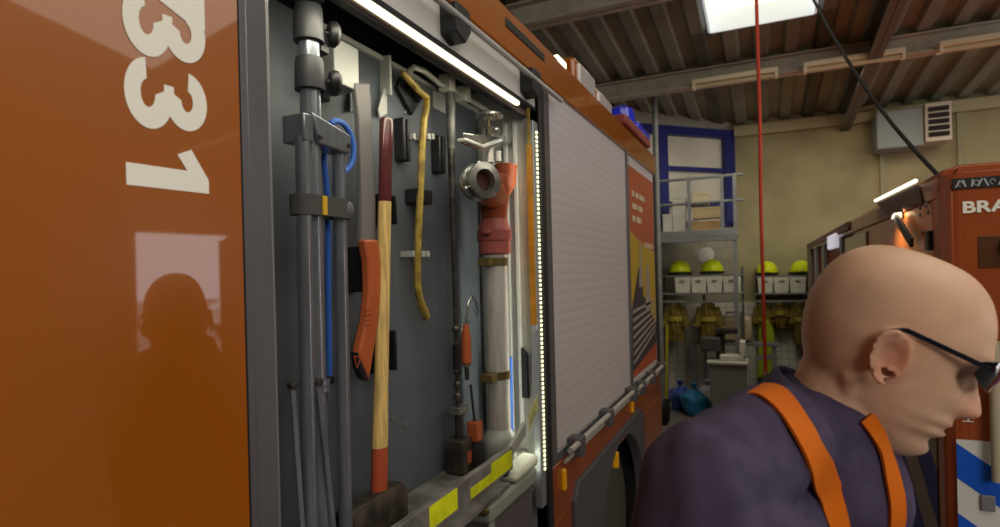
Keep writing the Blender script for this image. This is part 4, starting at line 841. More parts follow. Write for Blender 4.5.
MB().box((XV, yn - .04, .35), (2.5, yn, ZV)).build('rear_panel', mat('van_grey_brown', (120, 104, 96), .5), K, .01)
MB().box((XV - .01, yn - .45, .4), (XV + .03, yn, ZV - .02)).build('rear_post', mat('van_post', (124, 110, 100), .5), K, .01)
MB().box((2.46, YV + .04, .35), (2.5, YE, ZV - .05)).build('far_side_panel', orange_far, K)
# chequered diagonal stripes
def stripe_panel(P, us, vs, name_w, name_b, ext, pale, blue, ph=0, slope=1, per=.2):
    u0, u1 = us; v0, v1 = vs
    b = MB(); b.prism([P(u0, v0, 0), P(u1, v0, 0), P(u1, v1, 0), P(u0, v1, 0)], ext); b.build(name_w, pale, K, smooth=0)
    b = MB(); k = -20
    while k < 20:
        c0 = k * per + ph; poly = [(u0, c0 + slope * 0), (u1, c0 + slope * (u1 - u0)), (u1, c0 + slope * (u1 - u0) + per / 2), (u0, c0 + per / 2)]
        poly = [(u, v + v0) for u, v in poly]
        lo = min(p[1] for p in poly); hi = max(p[1] for p in poly)
        def cl(pl, f, g):
            out = []
            for i in range(len(pl)):
                A_, B_ = pl[i], pl[(i + 1) % len(pl)]; fa, fb = f(A_), f(B_)
                if fa >= 0: out.append(A_)
                if (fa >= 0) != (fb >= 0): tt = fa / (fa - fb); out.append((A_[0] + (B_[0] - A_[0]) * tt, A_[1] + (B_[1] - A_[1]) * tt))
            return out
        pl = cl(poly, lambda p: p[1] - v0, 0)
        if len(pl) > 2: pl = cl(pl, lambda p: v1 - p[1], 0)
        if len(pl) > 2: b.prism([P(u, v, 1) for u, v in pl], ext)
        k += 1
    b.build(name_b, blue, K, smooth=0)
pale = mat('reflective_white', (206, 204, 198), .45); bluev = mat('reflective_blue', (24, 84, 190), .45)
x0 = PF(957, 480).x; ztop = PF(970, 440).z
stripe_panel(lambda u, v, l: V((u, YV - .001 - .0012 * l, v)), (x0, 1.3), (.5, ztop), 'white_stripe_panel', 'blue_stripe', (0, -.001, 0), pale, bluev, ph=-.055, slope=-.75, per=.215)
pd = mat('shaded_white', (120, 112, 100), .6); bd = mat('shaded_blue', (36, 44, 110), .6)  # darker copies of the stripe colours, side shade painted in
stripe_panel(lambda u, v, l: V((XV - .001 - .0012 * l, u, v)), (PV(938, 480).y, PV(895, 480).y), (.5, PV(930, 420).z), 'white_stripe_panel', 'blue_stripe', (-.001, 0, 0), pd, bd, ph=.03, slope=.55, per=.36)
# icon, banner, lettering
q = PF(968, 421); b = MB()
b.box(q + V((-.014, -.003, -.002)), q + V((.014, -.001, .0))); b.box(q + V((-.0022, -.003, 0)), q + V((.0022, -.001, .022))); b.box(q + V((-.008, -.003, .022)), q + V((.008, -.001, .032))); b.build('small_white_icon', white_paint, K)
Mf = lambda p: Matrix(((1, 0, 0, p.x), (0, 0, -1, p.y - .002), (0, 1, 0, p.z), (0, 0, 0, 1)))
p = PF(961.5, 213); hgt = PF(962, 203).z - PF(962, 214).z
text('BRANDWEER', hgt / .70 * 1.0, Mf(p), 'brigade_lettering', white_paint, K, extr=.001, bold=.0016, xs=1.28)
pa, pb = PF(952, 190), PF(1010, 190); pt_ = PF(952, 179)
MB().box((pa.x, YV - .004, pa.z), (pa.x + .5, YV, pt_.z)).build('dark_banner', dark_frame, K, .001)
b = MB(); 
for i, (u, w, kx) in enumerate(((.006, .02, 1), (.03, .012, -1), (.046, .004, 1), (.06, .02, 1), (.085, .018, -1), (.11, .02, 1), (.14, .02, -1), (.17, .02, 1))):
    zc_ = (pa.z + pt_.z) / 2; h_ = (pt_.z - pa.z) * .32
    b.prism([(pa.x + u, YV - .0045, zc_ - h_), (pa.x + u + .005, YV - .0045, zc_ - h_), (pa.x + u + .005 + kx * w * .5, YV - .0045, zc_ + h_), (pa.x + u + kx * w * .5, YV - .0045, zc_ + h_)], (0, -.0006, 0))
    if i % 2 == 0: b.tube([V((pa.x + u + .013 + .006 * cos(a), YV - .005, zc_ + h_ * .7 * sin(a))) for a in [R(k * 40) for k in range(8)]], .0012, 6)
b.build('banner_marks', mat('banner_grey', (170, 170, 168), .5), K)
MB().box((PF(978, 250).x, YV - .003, PF(985, 268).z), (1.9, YV, PF(985, 236).z)).build('front_window', mat('dim_brown_glass', (84, 52, 34), .3, coat=.5), K, .01)
xg = PF(992, 420).x; MB().tube([V((xg, YV - .03, PF(992, 340).z)), V((xg, YV - .035, 1.1))], .014, 14).build('grab_bar', mat('bar_beige', (176, 164, 140), .5), K)
for z_ in (PF(992, 350).z, 1.12): MB().tube([V((xg, YV - .03, z_)), V((xg, YV, z_))], .008, 10).build('bar_mount', steel_d, K)
MB().box((x0 + .055, YV - .012, 1.0), (x0 + .09, YV - .003, PF(982, 494).z)).build('door_recess', mat('recess_grey', (120, 118, 122), .5), K, .003)
for yy in (YV + .9, YE - 1.2):
    for xx in (XV + .04, 2.2):
        MB().lathe((xx, yy, .36), (1, 0, 0), [(.2, 0), (.33, 0), (.36, .03), (.36, .2), (.33, .23), (.2, .23), (.1, .18), (.001, .18)], 32).build('wheel', tyre, K)
# ================================================================== LIGHT
w = bpy.data.worlds.new('world'); sc.world = w; w.use_nodes = True
bg = w.node_tree.nodes['Background']; bg.inputs[0].default_value = rgb(236, 236, 240); bg.inputs[1].default_value = 4.5
def area(name, loc, size, size_y, energy, target, col=(255, 246, 226), spread=None):
    l = bpy.data.lights.new(name, 'AREA'); l.shape = 'RECTANGLE'; l.size = size; l.size_y = size_y; l.energy = energy; l.color = rgb(*col)[:3]
    if spread: l.spread = R(spread)
    o = bpy.data.objects.new(name, l); COL.objects.link(o); o.location = loc
    o.rotation_euler = (V(target) - V(loc)).to_track_quat('-Z', 'Y').to_euler(); o.visible_glossy = True
    return o
area('roof_daylight', (1.8, 1.2, zr(1.2) - .35), 4.0, 3.0, 75, (.6, 1.8, 0))
area('hall_daylight', (1.5, 6.2, zr(6.2) - .35), 4.5, 2.0, 95, (1.5, 6.6, 0), (255, 244, 220)).visible_glossy = False
area('gate_daylight', (GX - .4, 5.2, 1.8), 2.6, 2.4, 150, (0, 4.0, 1.2), (232, 240, 255)).visible_glossy = False
area('front_fill', (3.2, -3.0, 2.9), 2.6, 1.6, 105, (-.3, 1.2, 1.6), (255, 248, 240)).visible_glossy = False  # added fill lamp brightening the truck side, no opening behind it
area('locker_bar_light', (XT - .035, 1.13, 2.235), .05, .9, 1.5, (XB + .05, 1.2, 1.5), (255, 248, 220)).rotation_euler = (0, R(35), 0)
area('van_flap_light', (XV - .06, PV(900, 200).y, ZV - .12), .03, .5, 1.6, (XV, PV(905, 230).y, ZV - .4), (255, 240, 200)).visible_glossy = False
area('locker_strip_light', (XT - .03, Y1 - .06, 1.66), .02, 1.1, 1.6, (XB, 1.55, 1.66), (250, 250, 232)).visible_glossy = False
sc.view_settings.view_transform = 'Standard'; sc.view_settings.look = 'None'; sc.view_settings.exposure = 0
sc.cycles.use_denoising = True; sc.cycles.max_bounces = 6; sc.cycles.diffuse_bounces = 4; sc.cycles.caustics_reflective = False; sc.cycles.caustics_refractive = False
sc.cycles.sample_clamp_indirect = 6
# ================================================================== PERSON
def remesh(obs, name, vox, m, parent, smooth_it=4, colorf=None, bump=None):
    bm = bmesh.new(); tmp = []
    for f in obs: f(bm)
    bmesh.ops.recalc_face_normals(bm, faces=bm.faces[:])
    me = bpy.data.meshes.new(name + '_src'); bm.to_mesh(me); bm.free()
    o = bpy.data.objects.new(name, me); COL.objects.link(o)
    r = o.modifiers.new('r', 'REMESH'); r.mode = 'VOXEL'; r.voxel_size = vox; r.use_smooth_shade = True
    s = o.modifiers.new('s', 'SMOOTH'); s.factor = .5; s.iterations = smooth_it
    dg = bpy.context.evaluated_depsgraph_get(); me2 = bpy.data.meshes.new_from_object(o.evaluated_get(dg))
    o.modifiers.clear(); o.data = me2; me2.name = name; bpy.data.meshes.remove(me)
    if bump:
        nn_ = [v.normal.copy() for v in me2.vertices]
        for v, n_ in zip(me2.vertices, nn_): v.co += n_ * bump(v.co)
    org = ROOTLOC[parent.name]
    if colorf:
        at = me2.color_attributes.new('tint', 'FLOAT_COLOR', 'POINT')
        fl = []
        for v in me2.vertices: fl.extend(colorf(v.co))
        at.data.foreach_set('color', fl)
    for v in me2.vertices: v.co -= org
    me2.materials.clear(); me2.materials.append(m); me2.polygons.foreach_set('use_smooth', [True] * len(me2.polygons))
    o.parent = parent; ROOTLOC[o.name] = org
    return o
def cap(p0, r0, p1, r1, sx=1.0, sdir=None, n=28):       # tapered capsule, optionally widened along sdir
    p0, p1 = V(p0), V(p1)
    def f(bm):
        d = p1 - p0; L_ = d.length; d.normalize(); u, w = frame_of(d)
        if sdir is not None: u = (V(sdir) - d * V(sdir).dot(d)).normalized(); w = d.cross(u)
        rings = []
        for k in range(1, 9): a = pi / 2 * (k / 8); rings.append((-r0 * cos(a), r0 * sin(a)))
        for k in range(1, 10): t_ = k / 10; rings.append((L_ * t_, r0 + (r1 - r0) * t_))
        for k in range(0, 8): a = pi / 2 * (k / 8); rings.append((L_ + r1 * sin(a), r1 * cos(a)))
        vs = [[bm.verts.new(p0 + d * h + (u * cos(2 * pi * j / n) * sx + w * sin(2 * pi * j / n)) * r) for j in range(n)] for h, r in rings]
        for a, b in zip(vs, vs[1:]):
            for j in range(n): bm.faces.new((a[j], a[(j + 1) % n], b[(j + 1) % n], b[j]))
        bm.faces.new(vs[0][::-1]); bm.faces.new(vs[-1])
    return f
def loftf(rings):
    def f(bm):
        vs = [[bm.verts.new(p) for p in r] for r in rings]; n = len(vs[0])
        for a, b in zip(vs, vs[1:]):
            for j in range(n): bm.faces.new((a[j], a[(j + 1) % n], b[(j + 1) % n], b[j]))
        bm.faces.new(vs[0][::-1]); bm.faces.new(vs[-1])
    return f
# head frame
HC = PT(888, 345, .70)
yawh = R(2); pit = R(25); rl = R(0)
Fh = V((cos(yawh), sin(yawh), 0)); F_ = Fh * cos(pit) - CZ * sin(pit); U_ = Fh * sin(pit) + CZ * cos(pit); S_ = U_.cross(F_).normalized()   # S_ = left of the person
HS = .965
def HP(f, s, u): return HC + (F_ * f + S_ * s + U_ * u) * HS
def interp(tb, z):
    for (a, fa), (b_, fb) in zip(tb, tb[1:]):
        if a >= z >= b_:
            i = tb.index((a, fa)); h = b_ - a; t_ = (z - a) / h
            pa, pb = tb[max(0, i - 1)], tb[min(len(tb) - 1, i + 2)]
            ma = (fb - pa[1]) / (b_ - pa[0]) if i > 0 else (fb - fa) / h; mb = (pb[1] - fa) / (pb[0] - a) if i + 2 < len(tb) else (fb - fa) / h
            return (2 * t_ ** 3 - 3 * t_ ** 2 + 1) * fa + (t_ ** 3 - 2 * t_ ** 2 + t_) * h * ma + (-2 * t_ ** 3 + 3 * t_ ** 2) * fb + (t_ ** 3 - t_ ** 2) * h * mb
    return tb[-1][1] if z < tb[-1][0] else tb[0][1]
FR = [(.118, .005), (.115, .03), (.108, .05), (.095, .068), (.08, .08), (.06, .09), (.04, .0955), (.028, .0975), (.018, .0955), (.005, .0895), (-.01, .089), (-.03, .0885), (-.048, .0895), (-.059, .0955), (-.066, .0885), (-.074, .0935), (-.084, .081), (-.098, .0855), (-.108, .082), (-.118, .068), (-.124, .045), (-.126, .03)]
BK = [(.118, -.02), (.115, -.045), (.108, -.066), (.095, -.083), (.08, -.094), (.06, -.102), (.03, -.1055), (0, -.102), (-.03, -.092), (-.055, -.078), (-.08, -.06), (-.1, -.03), (-.118, .0), (-.126, .015)]
WD = [(.118, .012), (.115, .03), (.108, .043), (.095, .056), (.08, .065), (.06, .072), (.03, .0765), (0, .0765), (-.03, .072), (-.055, .066), (-.08, .056), (-.1, .042), (-.118, .026), (-.126, .012)]
def g(x, m, s): return math.exp(-((x - m) / s) ** 2)
def head(bm):
    NU, NS = 110, 144; rings = []
    for i in range(NU + 1):
        z = .118 - (.244) * (i / NU); ff, bb, ww = interp(FR, z), interp(BK, z), interp(WD, z); cf = (ff + bb) / 2 - .004; ring = []
        for j in range(NS):
            a = 2 * pi * j / NS; ca, sa = cos(a), sin(a)
            ex = 2.15; k = (abs(ca) ** ex + abs(sa) ** ex) ** (-1 / ex)
            f = cf + (ff - cf if ca > 0 else cf - bb) * ca * k; s = ww * sa * k
            if ca > 0:       # narrower face in front
                s *= 1 - .10 * ca * ca * (1 if z < .06 else max(0, (.11 - z) / .05))
                nz_ = z
                nose = interp([(.03, 0), (.02, .001), (.008, .006), (-.006, .0135), (-.019, .0215), (-.029, .0275), (-.038, .0285), (-.0445, .021), (-.05, .006), (-.056, 0)], nz_) if nz_ < .03 else 0
                sg = .0095 + .008 * g(z, -.036, .011)
                f += nose * math.exp(-(abs(s) / sg) ** 2.4)
                f += .006 * g(abs(s), .014, .006) * g(z, -.038, .009)        # nostril wings
                f -= .013 * g(abs(s), .033, .015) * g(z, .002, .013)        # sockets
                f += .004 * g(abs(s), .028, .02) * g(z, .027, .008)         # brow
                f += .005 * g(abs(s), .046, .016) * g(z, -.03, .018)         # cheek
                f -= .0035 * g(abs(s), .036, .01) * g(z, -.062, .022)
                lipw = g(abs(s), 0, .022)
                f += (.0035 * g(z, -.0605, .004) + .0035 * g(z, -.0745, .0045) - .004 * g(z, -.0675, .0022)) * lipw
                f -= .0025 * g(abs(s), .014, .006) * g(z, -.053, .01) * 0
                f += .004 * g(abs(s), 0, .015) * g(z, -.1, .01)
            ring.append(HP(f, s, z))
        rings.append(ring)
    loftf(rings)(bm)
def ear(sd):
    def f(bm):
        N, K_ = 40, 10; c = V((-.008, sd * .0755, -.012))
        out = V((-.32, sd * 1.0, 0)).normalized(); up = V((-.18, 0, 1)).normalized(); fw = up.cross(out) * (1 if sd > 0 else -1); fw = V((1, sd * .28, .18)).normalized()
        def ep(a, r):
            ry = .0335 * (1 - .1 * max(0, -sin(a))); rx = .0185 * (1 + .18 * sin(a))
            return fw * (cos(a) * rx * r) + up * (sin(a) * ry * r)
        prof = [(0.02, .002), (.35, .001), (.5, .003), (.62, .0095), (.72, .010), (.80, .0075), (.88, .013), (.97, .0145), (1.04, .010), (1.0, .002), (.85, -.006), (.5, -.01), (.02, -.012)]
        vs = []
        for r, h in prof:
            rr = []
            for j in range(N):
                a = 2 * pi * j / N; hh = h
                if cos(a) > .3 and h > .004: hh = h * .55          # open towards the cheek
                if sin(a) < -.6 and .4 < r < .95 and h < .012: hh = max(h, .009)
                q = c + ep(a, r) + out * (hh + .004 + .006 * (-cos(a)) * r * .8)
                rr.append(bm.verts.new(HP(q.x, q.y, q.z)))
            vs.append(rr)
        for a_, b_ in zip(vs, vs[1:]):
            for j in range(N): bm.faces.new((a_[j], a_[(j + 1) % N], b_[(j + 1) % N], b_[j]))
        bm.faces.new(vs[0][::-1]); bm.faces.new(vs[-1])
        # tragus
        cap(HP(c.x + .0135, c.y + sd * .003, c.z - .003), .0045 * HS, HP(c.x + .012, c.y + sd * .007, c.z - .007), .003 * HS, n=12)(bm)
    return f
# torso frame
NB = PT(822, 402, .73)                        # base of the neck
yawt = R(-30); FT = V((cos(yawt), sin(yawt), 0)); RT = V((sin(yawt), -cos(yawt), 0))      # person's right-hand side
SR = PT(708, 484, .63); SL = PT(822, 505, .84)
HIP = NB - FT * .20 - CZ * .56 + V((-.02, 0, 0))
def ring_el(c, ax, ay, ra, rb, n=36, p=2.3):
    out = []
    for k in range(n):
        a = 2 * pi * k / n; ca, sa = cos(a), sin(a); m_ = (abs(ca) ** p + abs(sa) ** p) ** (-1 / p)
        out.append(V(c) + V(ax) * ra * ca * m_ + V(ay) * rb * sa * m_)
    return out
AX_T = (SR - SL); AX_T.z *= .5; AX_T.normalize()
UPT = (NB - HIP).normalized(); AY_T = AX_T.cross(UPT).normalized()
if AY_T.dot(FT) < 0: AY_T = -AY_T
MS = (SR + SL) / 2
def torso(infl):
    C = lambda t_: HIP.lerp(MS, t_) 
    sp = [(-.12, .165, .115, 0), (0, .17, .12, 0), (.2, .16, .115, .0), (.4, .15, .108, .0), (.6, .15, .1, -.008), (.8, .145, .097, -.012), (.93, .142, .09, -.008), (1.02, .14, .095, -.005), (1.09, .10, .075, -.01), (1.15, .06, .055, -.01)]
    return loftf([ring_el(C(t_) + AY_T * off, AX_T, AY_T, a + infl, b_ + infl) for t_, a, b_, off in sp])
elR = SR + V((-.07, -.02, -.29)); wrR = elR + FT * .17 + V((.0, .03, -.17)); elL = SL + V((.05, .05, -.28)); wrL = elL + FT * .20 + V((.02, -.0, -.14))
hipR, hipL = HIP + RT * .095 - CZ * .05, HIP - RT * .095 - CZ * .05
ankR = V((hipR.x - .02, hipR.y - .0, .10)); ankL = V((hipL.x + .08, hipL.y + .0, .10))
knR = hipR.lerp(ankR, .5) + FT * .04; knL = hipL.lerp(ankL, .5) + FT * .04
def hand(wr, dirv, side):
    d = dirv.normalized(); pal = V((0, 0, 1)).cross(d).normalized() * side; wd = d.cross(pal).normalized(); fs = []
    fs.append(cap(wr, .026, wr + d * .075, .032, .9)); fs.append(cap(wr + d * .03, .03, wr + d * .08, .034, .6))
    for i, (off, ln) in enumerate(((.03, .072), (.01, .08), (-.01, .075), (-.029, .06))):
        b0 = wr + d * .085 + wd * off; cu = pal * .35
        p1 = b0 + (d + cu * .5).normalized() * ln * .45; p2 = p1 + (d * .7 + cu * 1.6).normalized() * ln * .32; p3 = p2 + (d * .35 + cu * 2.3).normalized() * ln * .25
        fs += [cap(b0 - d * .02, .0095, p1, .009, n=12), cap(p1, .009, p2, .008, n=12), cap(p2, .008, p3, .007, n=12)]
    t0 = wr + d * .025 + wd * .028; t1 = t0 + (d * .6 + wd * .8 + pal * .3).normalized() * .045; t2 = t1 + (d * .9 + wd * .25 + pal * .4).normalized() * .032
    fs += [cap(t0, .014, t1, .0115, n=12), cap(t1, .0105, t2, .009, n=12)]
    return fs
root = V((HIP.x, HIP.y, 0)); P_ = thing('person', 'bald man in dark shirt, orange braces and dark glasses, leaning and looking down', 'person', root)
skin = bpy.data.materials.new('skin'); skin.use_nodes = True; nt = skin.node_tree; bs = nt.nodes['Principled BSDF']
va = nt.nodes.new('ShaderNodeVertexColor'); va.layer_name = 'tint'; nz1 = nt.nodes.new('ShaderNodeTexNoise'); nz1.inputs['Scale'].default_value = 40; nz1.inputs['Detail'].default_value = 5
tc = nt.nodes.new('ShaderNodeTexCoord'); nt.links.new(tc.outputs['Object'], nz1.inputs[0])
mxs = nt.nodes.new('ShaderNodeMix'); mxs.data_type = 'RGBA'; mxs.blend_type = 'MULTIPLY'; mxs.inputs[0].default_value = .22
nt.links.new(va.outputs['Color'], mxs.inputs[6]); nt.links.new(nz1.outputs['Fac'], mxs.inputs[7]); nt.links.new(mxs.outputs[2], bs.inputs['Base Color'])
bs.inputs['Roughness'].default_value = .46; bs.inputs['Subsurface Weight'].default_value = .12; bs.inputs['Subsurface Radius'].default_value = (1, .4, .2); bs.inputs['Subsurface Scale'].default_value = .008
bpn = nt.nodes.new('ShaderNodeBump'); bpn.inputs['Strength'].default_value = .12; bpn.inputs['Distance'].default_value = .002; nz2 = nt.nodes.new('ShaderNodeTexNoise'); nz2.inputs['Scale'].default_value = 350
nt.links.new(tc.outputs['Object'], nz2.inputs[0]); nt.links.new(nz2.outputs['Fac'], bpn.inputs['Height']); nt.links.new(bpn.outputs[0], bs.inputs['Normal'])
base_c = V(rgb(218, 176, 146)[:3]); lip_c = V(rgb(188, 118, 104)[:3]); red_c = V(rgb(206, 134, 112)[:3]); stub = V(rgb(176, 146, 124)[:3])
def tint(co):
    if co.z < 1.5: return (base_c.x, base_c.y, base_c.z, 1)
    q = (co - HC) / HS; f, s, u = q.dot(F_), q.dot(S_), q.dot(U_); c = base_c.copy()
    if q.length < .2:
        c = c.lerp(lip_c, .8 * g(u, -.0675, .010) * g(s, 0, .024) * (1 if f > .06 else 0))
        c = c.lerp(red_c, min(1, .8 * g(u, -.04, .022) * g(s, 0, .025) * (f > .08)))
        c = c.lerp(red_c, .85 * g(f, -.01, .024) * g(u, -.012, .04) * (abs(s) > .07))
        sb = max(0, min(1, (-f - .0) / .06)) * max(0, min(1, (.085 - u) / .04)) * max(0, min(1, (u + .075) / .03))
        c = c.lerp(stub, .75 * sb)
        jaw = g(u, -.09, .035) * max(0, min(1, (f + .02) / .05)); c = c.lerp(stub, .35 * jaw)
    return (c.x, c.y, c.z, 1)
neck = [cap(NB + V((0, 0, -.05)), .060, HP(-.022, 0, -.06), .055, 1.0), cap(NB + V((0, 0, -.02)) + FT * .01, .06, HP(.0, 0, -.075), .05), cap(HP(-.046, -.0, -.03), .03, NB - FT * .01 - CZ * .03, .042)]
scm = [cap(HP(-.03, -.055, -.05), .013, NB + FT * .03 + RT * .01 - CZ * .03, .013, n=14)]
body = [head, ear(1), ear(-1), torso(-.02)] + neck + scm + [
    cap(NB - CZ * .03, .054, SR, .045), cap(NB - CZ * .03, .055, SL, .045), cap(SR, .055, elR, .042), cap(elR, .042, wrR, .028), cap(SL, .055, elL, .042), cap(elL, .042, wrL, .028),
    cap(hipR, .09, knR, .06), cap(knR, .058, ankR, .04), cap(hipL, .09, knL, .06), cap(knL, .058, ankL, .04), cap(ankR - CZ * .04, .04, ankR + FT * .15 - CZ * .06, .03), cap(ankL - CZ * .04, .04, ankL + FT * .15 - CZ * .06, .03)]
body += hand(wrR, wrR - elR, 1) + hand(wrL, wrL - elL, -1)
remesh(body, 'body', .0034, skin, P_, 3, tint)
# shirt
def fold(co): return .005 * noise.noise(co * 13) + .0035 * noise.noise(V((co.x * 34, co.y * 34, co.z * 12)))
sh = [torso(.008), cap(NB - FT * .02 - CZ * .025, .062, NB - FT * .06 - CZ * .12, .09), cap(NB - CZ * .04, .072, SL, .06), cap(SR.lerp(NB, .0), .072, SR.lerp(NB, .55) + V((0, 0, -.0)), .062), cap(SL, .066, SL.lerp(NB, .55), .06), cap(SR, .072, SR.lerp(elR, .75), .062), cap(SL, .068, SL.lerp(elL, .75), .06),
      cap(NB - CZ * .035, .076, NB - CZ * .07, .08), cap(NB - CZ * .05, .076, NB + FT * .015 - CZ * .11, .078), cap(SR + FT * .03 - CZ * .05, .065, MS + AY_T * .005 - CZ * .06, .08), cap(SL + FT * .0 - CZ * .05, .06, MS + AY_T * .005 - CZ * .06, .078)]
remesh(sh, 'shirt', .005, cloth, P_, 5, None, fold)
# collar ring round the neck
nd = (HP(-.03, 0, -.06) - NB).normalized(); u_, w_ = frame_of(nd)
cc = NB + nd * .006
ringp = [cc + (u_ * cos(a) + w_ * sin(a)) * .0625 + CZ * (.0) for a in [2 * pi * k / 40 for k in range(40)]]
b = MB(); rr = []
for k in range(40):
    o_ = (ringp[k] - cc).normalized(); rr.append([ringp[k] + o_ * (x_) + nd * (h_) for x_, h_ in ((.006, -.022), (.0045, .0), (.001, .004), (-.003, .0), (-.003, -.02))])
vs = [[b.bm.verts.new(p) for p in r_] for r_ in rr]
for k in range(40):
    for j in range(4): b.bm.faces.new((vs[k][j], vs[(k + 1) % 40][j], vs[(k + 1) % 40][j + 1], vs[k][j + 1]))
b.build('collar', cloth, P_, smooth=80)
# trousers and boots
tr = [loftf([ring_el(HIP - CZ * z_, AX_T, AY_T, a, b_) for z_, a, b_ in ((-.07, .172, .122), (.0, .178, .13), (.1, .18, .132), (.17, .15, .12))]), cap(hipR - CZ * .03, .1, knR, .078), cap(knR, .076, ankR + CZ * .02, .068), cap(hipL - CZ * .03, .1, knL, .078), cap(knL, .076, ankL + CZ * .02, .068)]
remesh(tr, 'trousers', .008, mat('orange_trousers', (196, 92, 28), .8, bump=.2, bscale=200), P_, 5)
for a_ in (ankR, ankL):
    def cut(co): return 0
    o = remesh([cap(a_ + CZ * .0, .055, a_ - CZ * .06, .052), cap(a_ - CZ * .052, .046, a_ + FT * .17 - CZ * .056, .042, 1.1)], 'boot', .006, rubber, P_, 4)
    for v in o.data.vertices: v.co.z = max(v.co.z, .001 - 0)
# braces projected on the shirt
from mathutils.bvhtree import BVHTree
shirt = [o for o in COL.objects if o.name == 'shirt'][0]
bmx = bmesh.new(); bmx.from_mesh(shirt.data); bmesh.ops.translate(bmx, verts=bmx.verts, vec=ROOTLOC[P_.name]); bvh = BVHTree.FromBMesh(bmx)
def brace(pix, name, width, back=True):
    path = []
    for (px, py) in pix:
        d = ray(px, py).normalized(); hit = bvh.ray_cast(CAM, d)
        if hit[0] is None: continue
        path.append((hit[0] + hit[1] * .004, hit[1]))
    # continue over the back and down to the waist on both ends
    dense = []; pl_ = path[-1][0]; dn_ = V((pl_.x, pl_.y, 0)) - V((MS.x, MS.y, 0))
    for k in range(1, 8):
        z_ = pl_.z - .05 * k; tt_ = (z_ - HIP.z) / (MS.z - HIP.z); cx_ = HIP.lerp(MS, tt_)
        hit = bvh.ray_cast(cx_ + dn_.normalized() * .5, -dn_.normalized())
        if hit[0] is None: break
        path.append((hit[0] + hit[1] * .004, hit[1]))
    p0 = path[0][0]
    for k in (range(1, 6) if back else ()):
        near = bvh.find_nearest(p0 - FT * .045 * k - CZ * .09 * k); path.insert(0, (near[0] + near[1] * .004, near[1]))
    for i in range(len(path) - 1):
        for k in range(8):
            p = path[i][0].lerp(path[i + 1][0], k / 8); near = bvh.find_nearest(p); dense.append((near[0] + near[1] * .004, near[1]))
    dense.append(path[-1])
    for _ in range(14): dense = [dense[0]] + [((dense[i - 1][0] + dense[i][0] * 2 + dense[i + 1][0]) / 4, (dense[i - 1][1] + dense[i][1] * 2 + dense[i + 1][1]).normalized()) for i in range(1, len(dense) - 1)] + [dense[-1]]
    pts = [p for p, n in dense]; nn = [n for p, n in dense]; wd = []
    for i, p in enumerate(pts):
        d = (pts[min(i + 1, len(pts) - 1)] - pts[max(0, i - 1)]).normalized(); wd.append(d.cross(nn[i]))
    MB().band(pts, wd, width, .0035).build(name, strap_m, P_, smooth=50)
def surf_from(p, d):
    pass
brace([(722, 386), (735, 381), (750, 382), (765, 389), (782, 405), (798, 428), (812, 458), (826, 488), (836, 510)], 'brace', .036)
brace([(864, 418), (874, 432), (881, 446), (886, 462), (890, 480), (894, 496)], 'brace', .02, False)
# glasses
def gl_pt(f, s, u): return HP(f + .001, s, u + .009)
for sd in (-1, 1):
    MB().band([gl_pt(-.012, sd * .0835, .016), gl_pt(.02, sd * .082, .014), gl_pt(.05, sd * .078, .012), gl_pt(.078, sd * .068, .010)], [V(U_)] * 4, .0055, .003).build('temple_arm', plastic_b, P_, .0005)
    MB().tube([gl_pt(-.012, sd * .083, .016), gl_pt(-.024, sd * .081, .008)], .0025, 8).build('temple_tip', plastic_b, P_)
    rg = []
    for (f, s, ut, ub) in ((.070, .071, .014, .000), (.083, .063, .020, -.010), (.095, .050, .021, -.014), (.103, .034, .020, -.014), (.108, .016, .018, -.010), (.110, .008, .016, -.002)):
        rg.append([gl_pt(f, sd * s, ut), gl_pt(f + .001, sd * s, (ut + ub) / 2), gl_pt(f - .002, sd * s, ub), gl_pt(f - .004, sd * s, ub), gl_pt(f - .001, sd * s, (ut + ub) / 2), gl_pt(f - .002, sd * s, ut)])
    MB().loft(rg).build('lens', glass_b, P_, smooth=60)
MB().tube([gl_pt(.109, -.008, .015), gl_pt(.113, 0, .016), gl_pt(.109, .008, .015)], .0025, 8).build('bridge', plastic_b, P_)

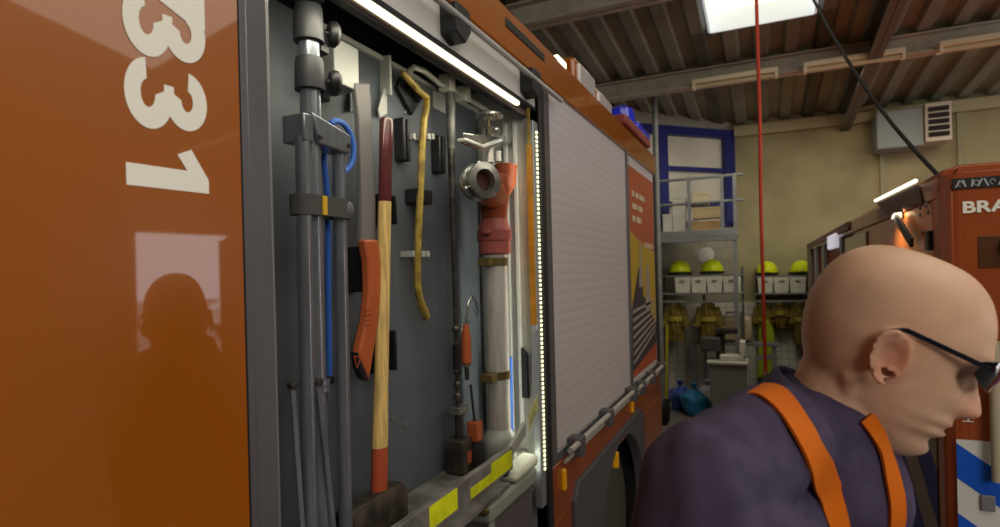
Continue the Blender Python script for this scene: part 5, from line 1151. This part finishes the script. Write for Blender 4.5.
# small fittings belong to the part that carries them
def ctr_of(o):
    xs = [V(c) for c in o.bound_box]; return sum(xs, V((0, 0, 0))) / 8
def stem_(n): return n.split('.')[0]
def nest(root, carrier, kids):
    ps = [o for o in root.children if stem_(o.name) == carrier]
    for k in [o for o in root.children if stem_(o.name) in kids]:
        c = ctr_of(k); p = min(ps, key=lambda o: (ctr_of(o) - c).length); k.parent = p
nest(T, 'shelf_lip', ('hazard_strip',)); nest(T, 'light_bar_housing', ('light_bar',)); nest(T, 'work_light_housing', ('work_light_lens',)); nest(T, 'beacon_base', ('beacon',))
nest(T, 'strip_channel', ('light_strip',)); nest(T, 'tyre', ('wheel_rim', 'wheel_nut')); nest(T, 'printed_graphic', ('printed_yellow_area', 'printed_roof', 'printed_stripes', 'printed_tower', 'printed_lettering'))
nest(T, 'grab_rail', ('rail_mount',)); nest(T, 'shutter_rail', ('rail_bracket',)); nest(T, 'roof_band', ('band_slot', 'bright_spot')); nest(T, 'side_panel', ('numeral',)); nest(T, 'tool_board', ('screw', 'board_edge', 'bar_pin', 'folded_plate', 'slanted_plate', 'rubber_clip', 'bar_holder'))
nest(T, 'hanging_bar', ('clamp_block',)); nest(T, 'locker_end_wall', ('end_wall_rib',)); nest(T, 'roller_shutter', ('shutter_foot',)); nest(T, 'door_pillar', ('door_seal', 'pillar_edge'))
nest(K, 'front_panel', ('brigade_lettering', 'small_white_icon', 'front_window', 'door_recess')); nest(K, 'dark_banner', ('banner_marks',)); nest(K, 'white_stripe_panel', ('blue_stripe',)); nest(K, 'locker_door', ('rivet', 'door_hinge')); nest(K, 'raised_flap', ('flap_light', 'strut_mount')); nest(K, 'grab_bar', ('bar_mount',))
for r_, c_, k_ in (('light_stand', 'collar', ('knob', 'clamp_lever')), ('light_stand', 'leg', ('foot',)), ('light_stand', 'head_bracket', ('bolt',)), ('light_stand', 'spreader_strut', ('pivot',)), ('hydrant_standpipe', 'outlet_coupling', ('outlet_bore',)), ('hydrant_standpipe', 'brass_strap', ('strap_tail',)), ('hydrant_standpipe', 'lever', ('lever_knob',)), ('hand_saw', 'handle', ('grip_ridge', 'finger_ring', 'handle_guard')), ('entry_tool', 'block_foot', ('orange_patch',)), ('storage_crate', 'lid', ('lid_knob',)), ('person', 'shirt', ('collar', 'brace'))):
    nest(bpy.data.objects[r_], c_, k_)
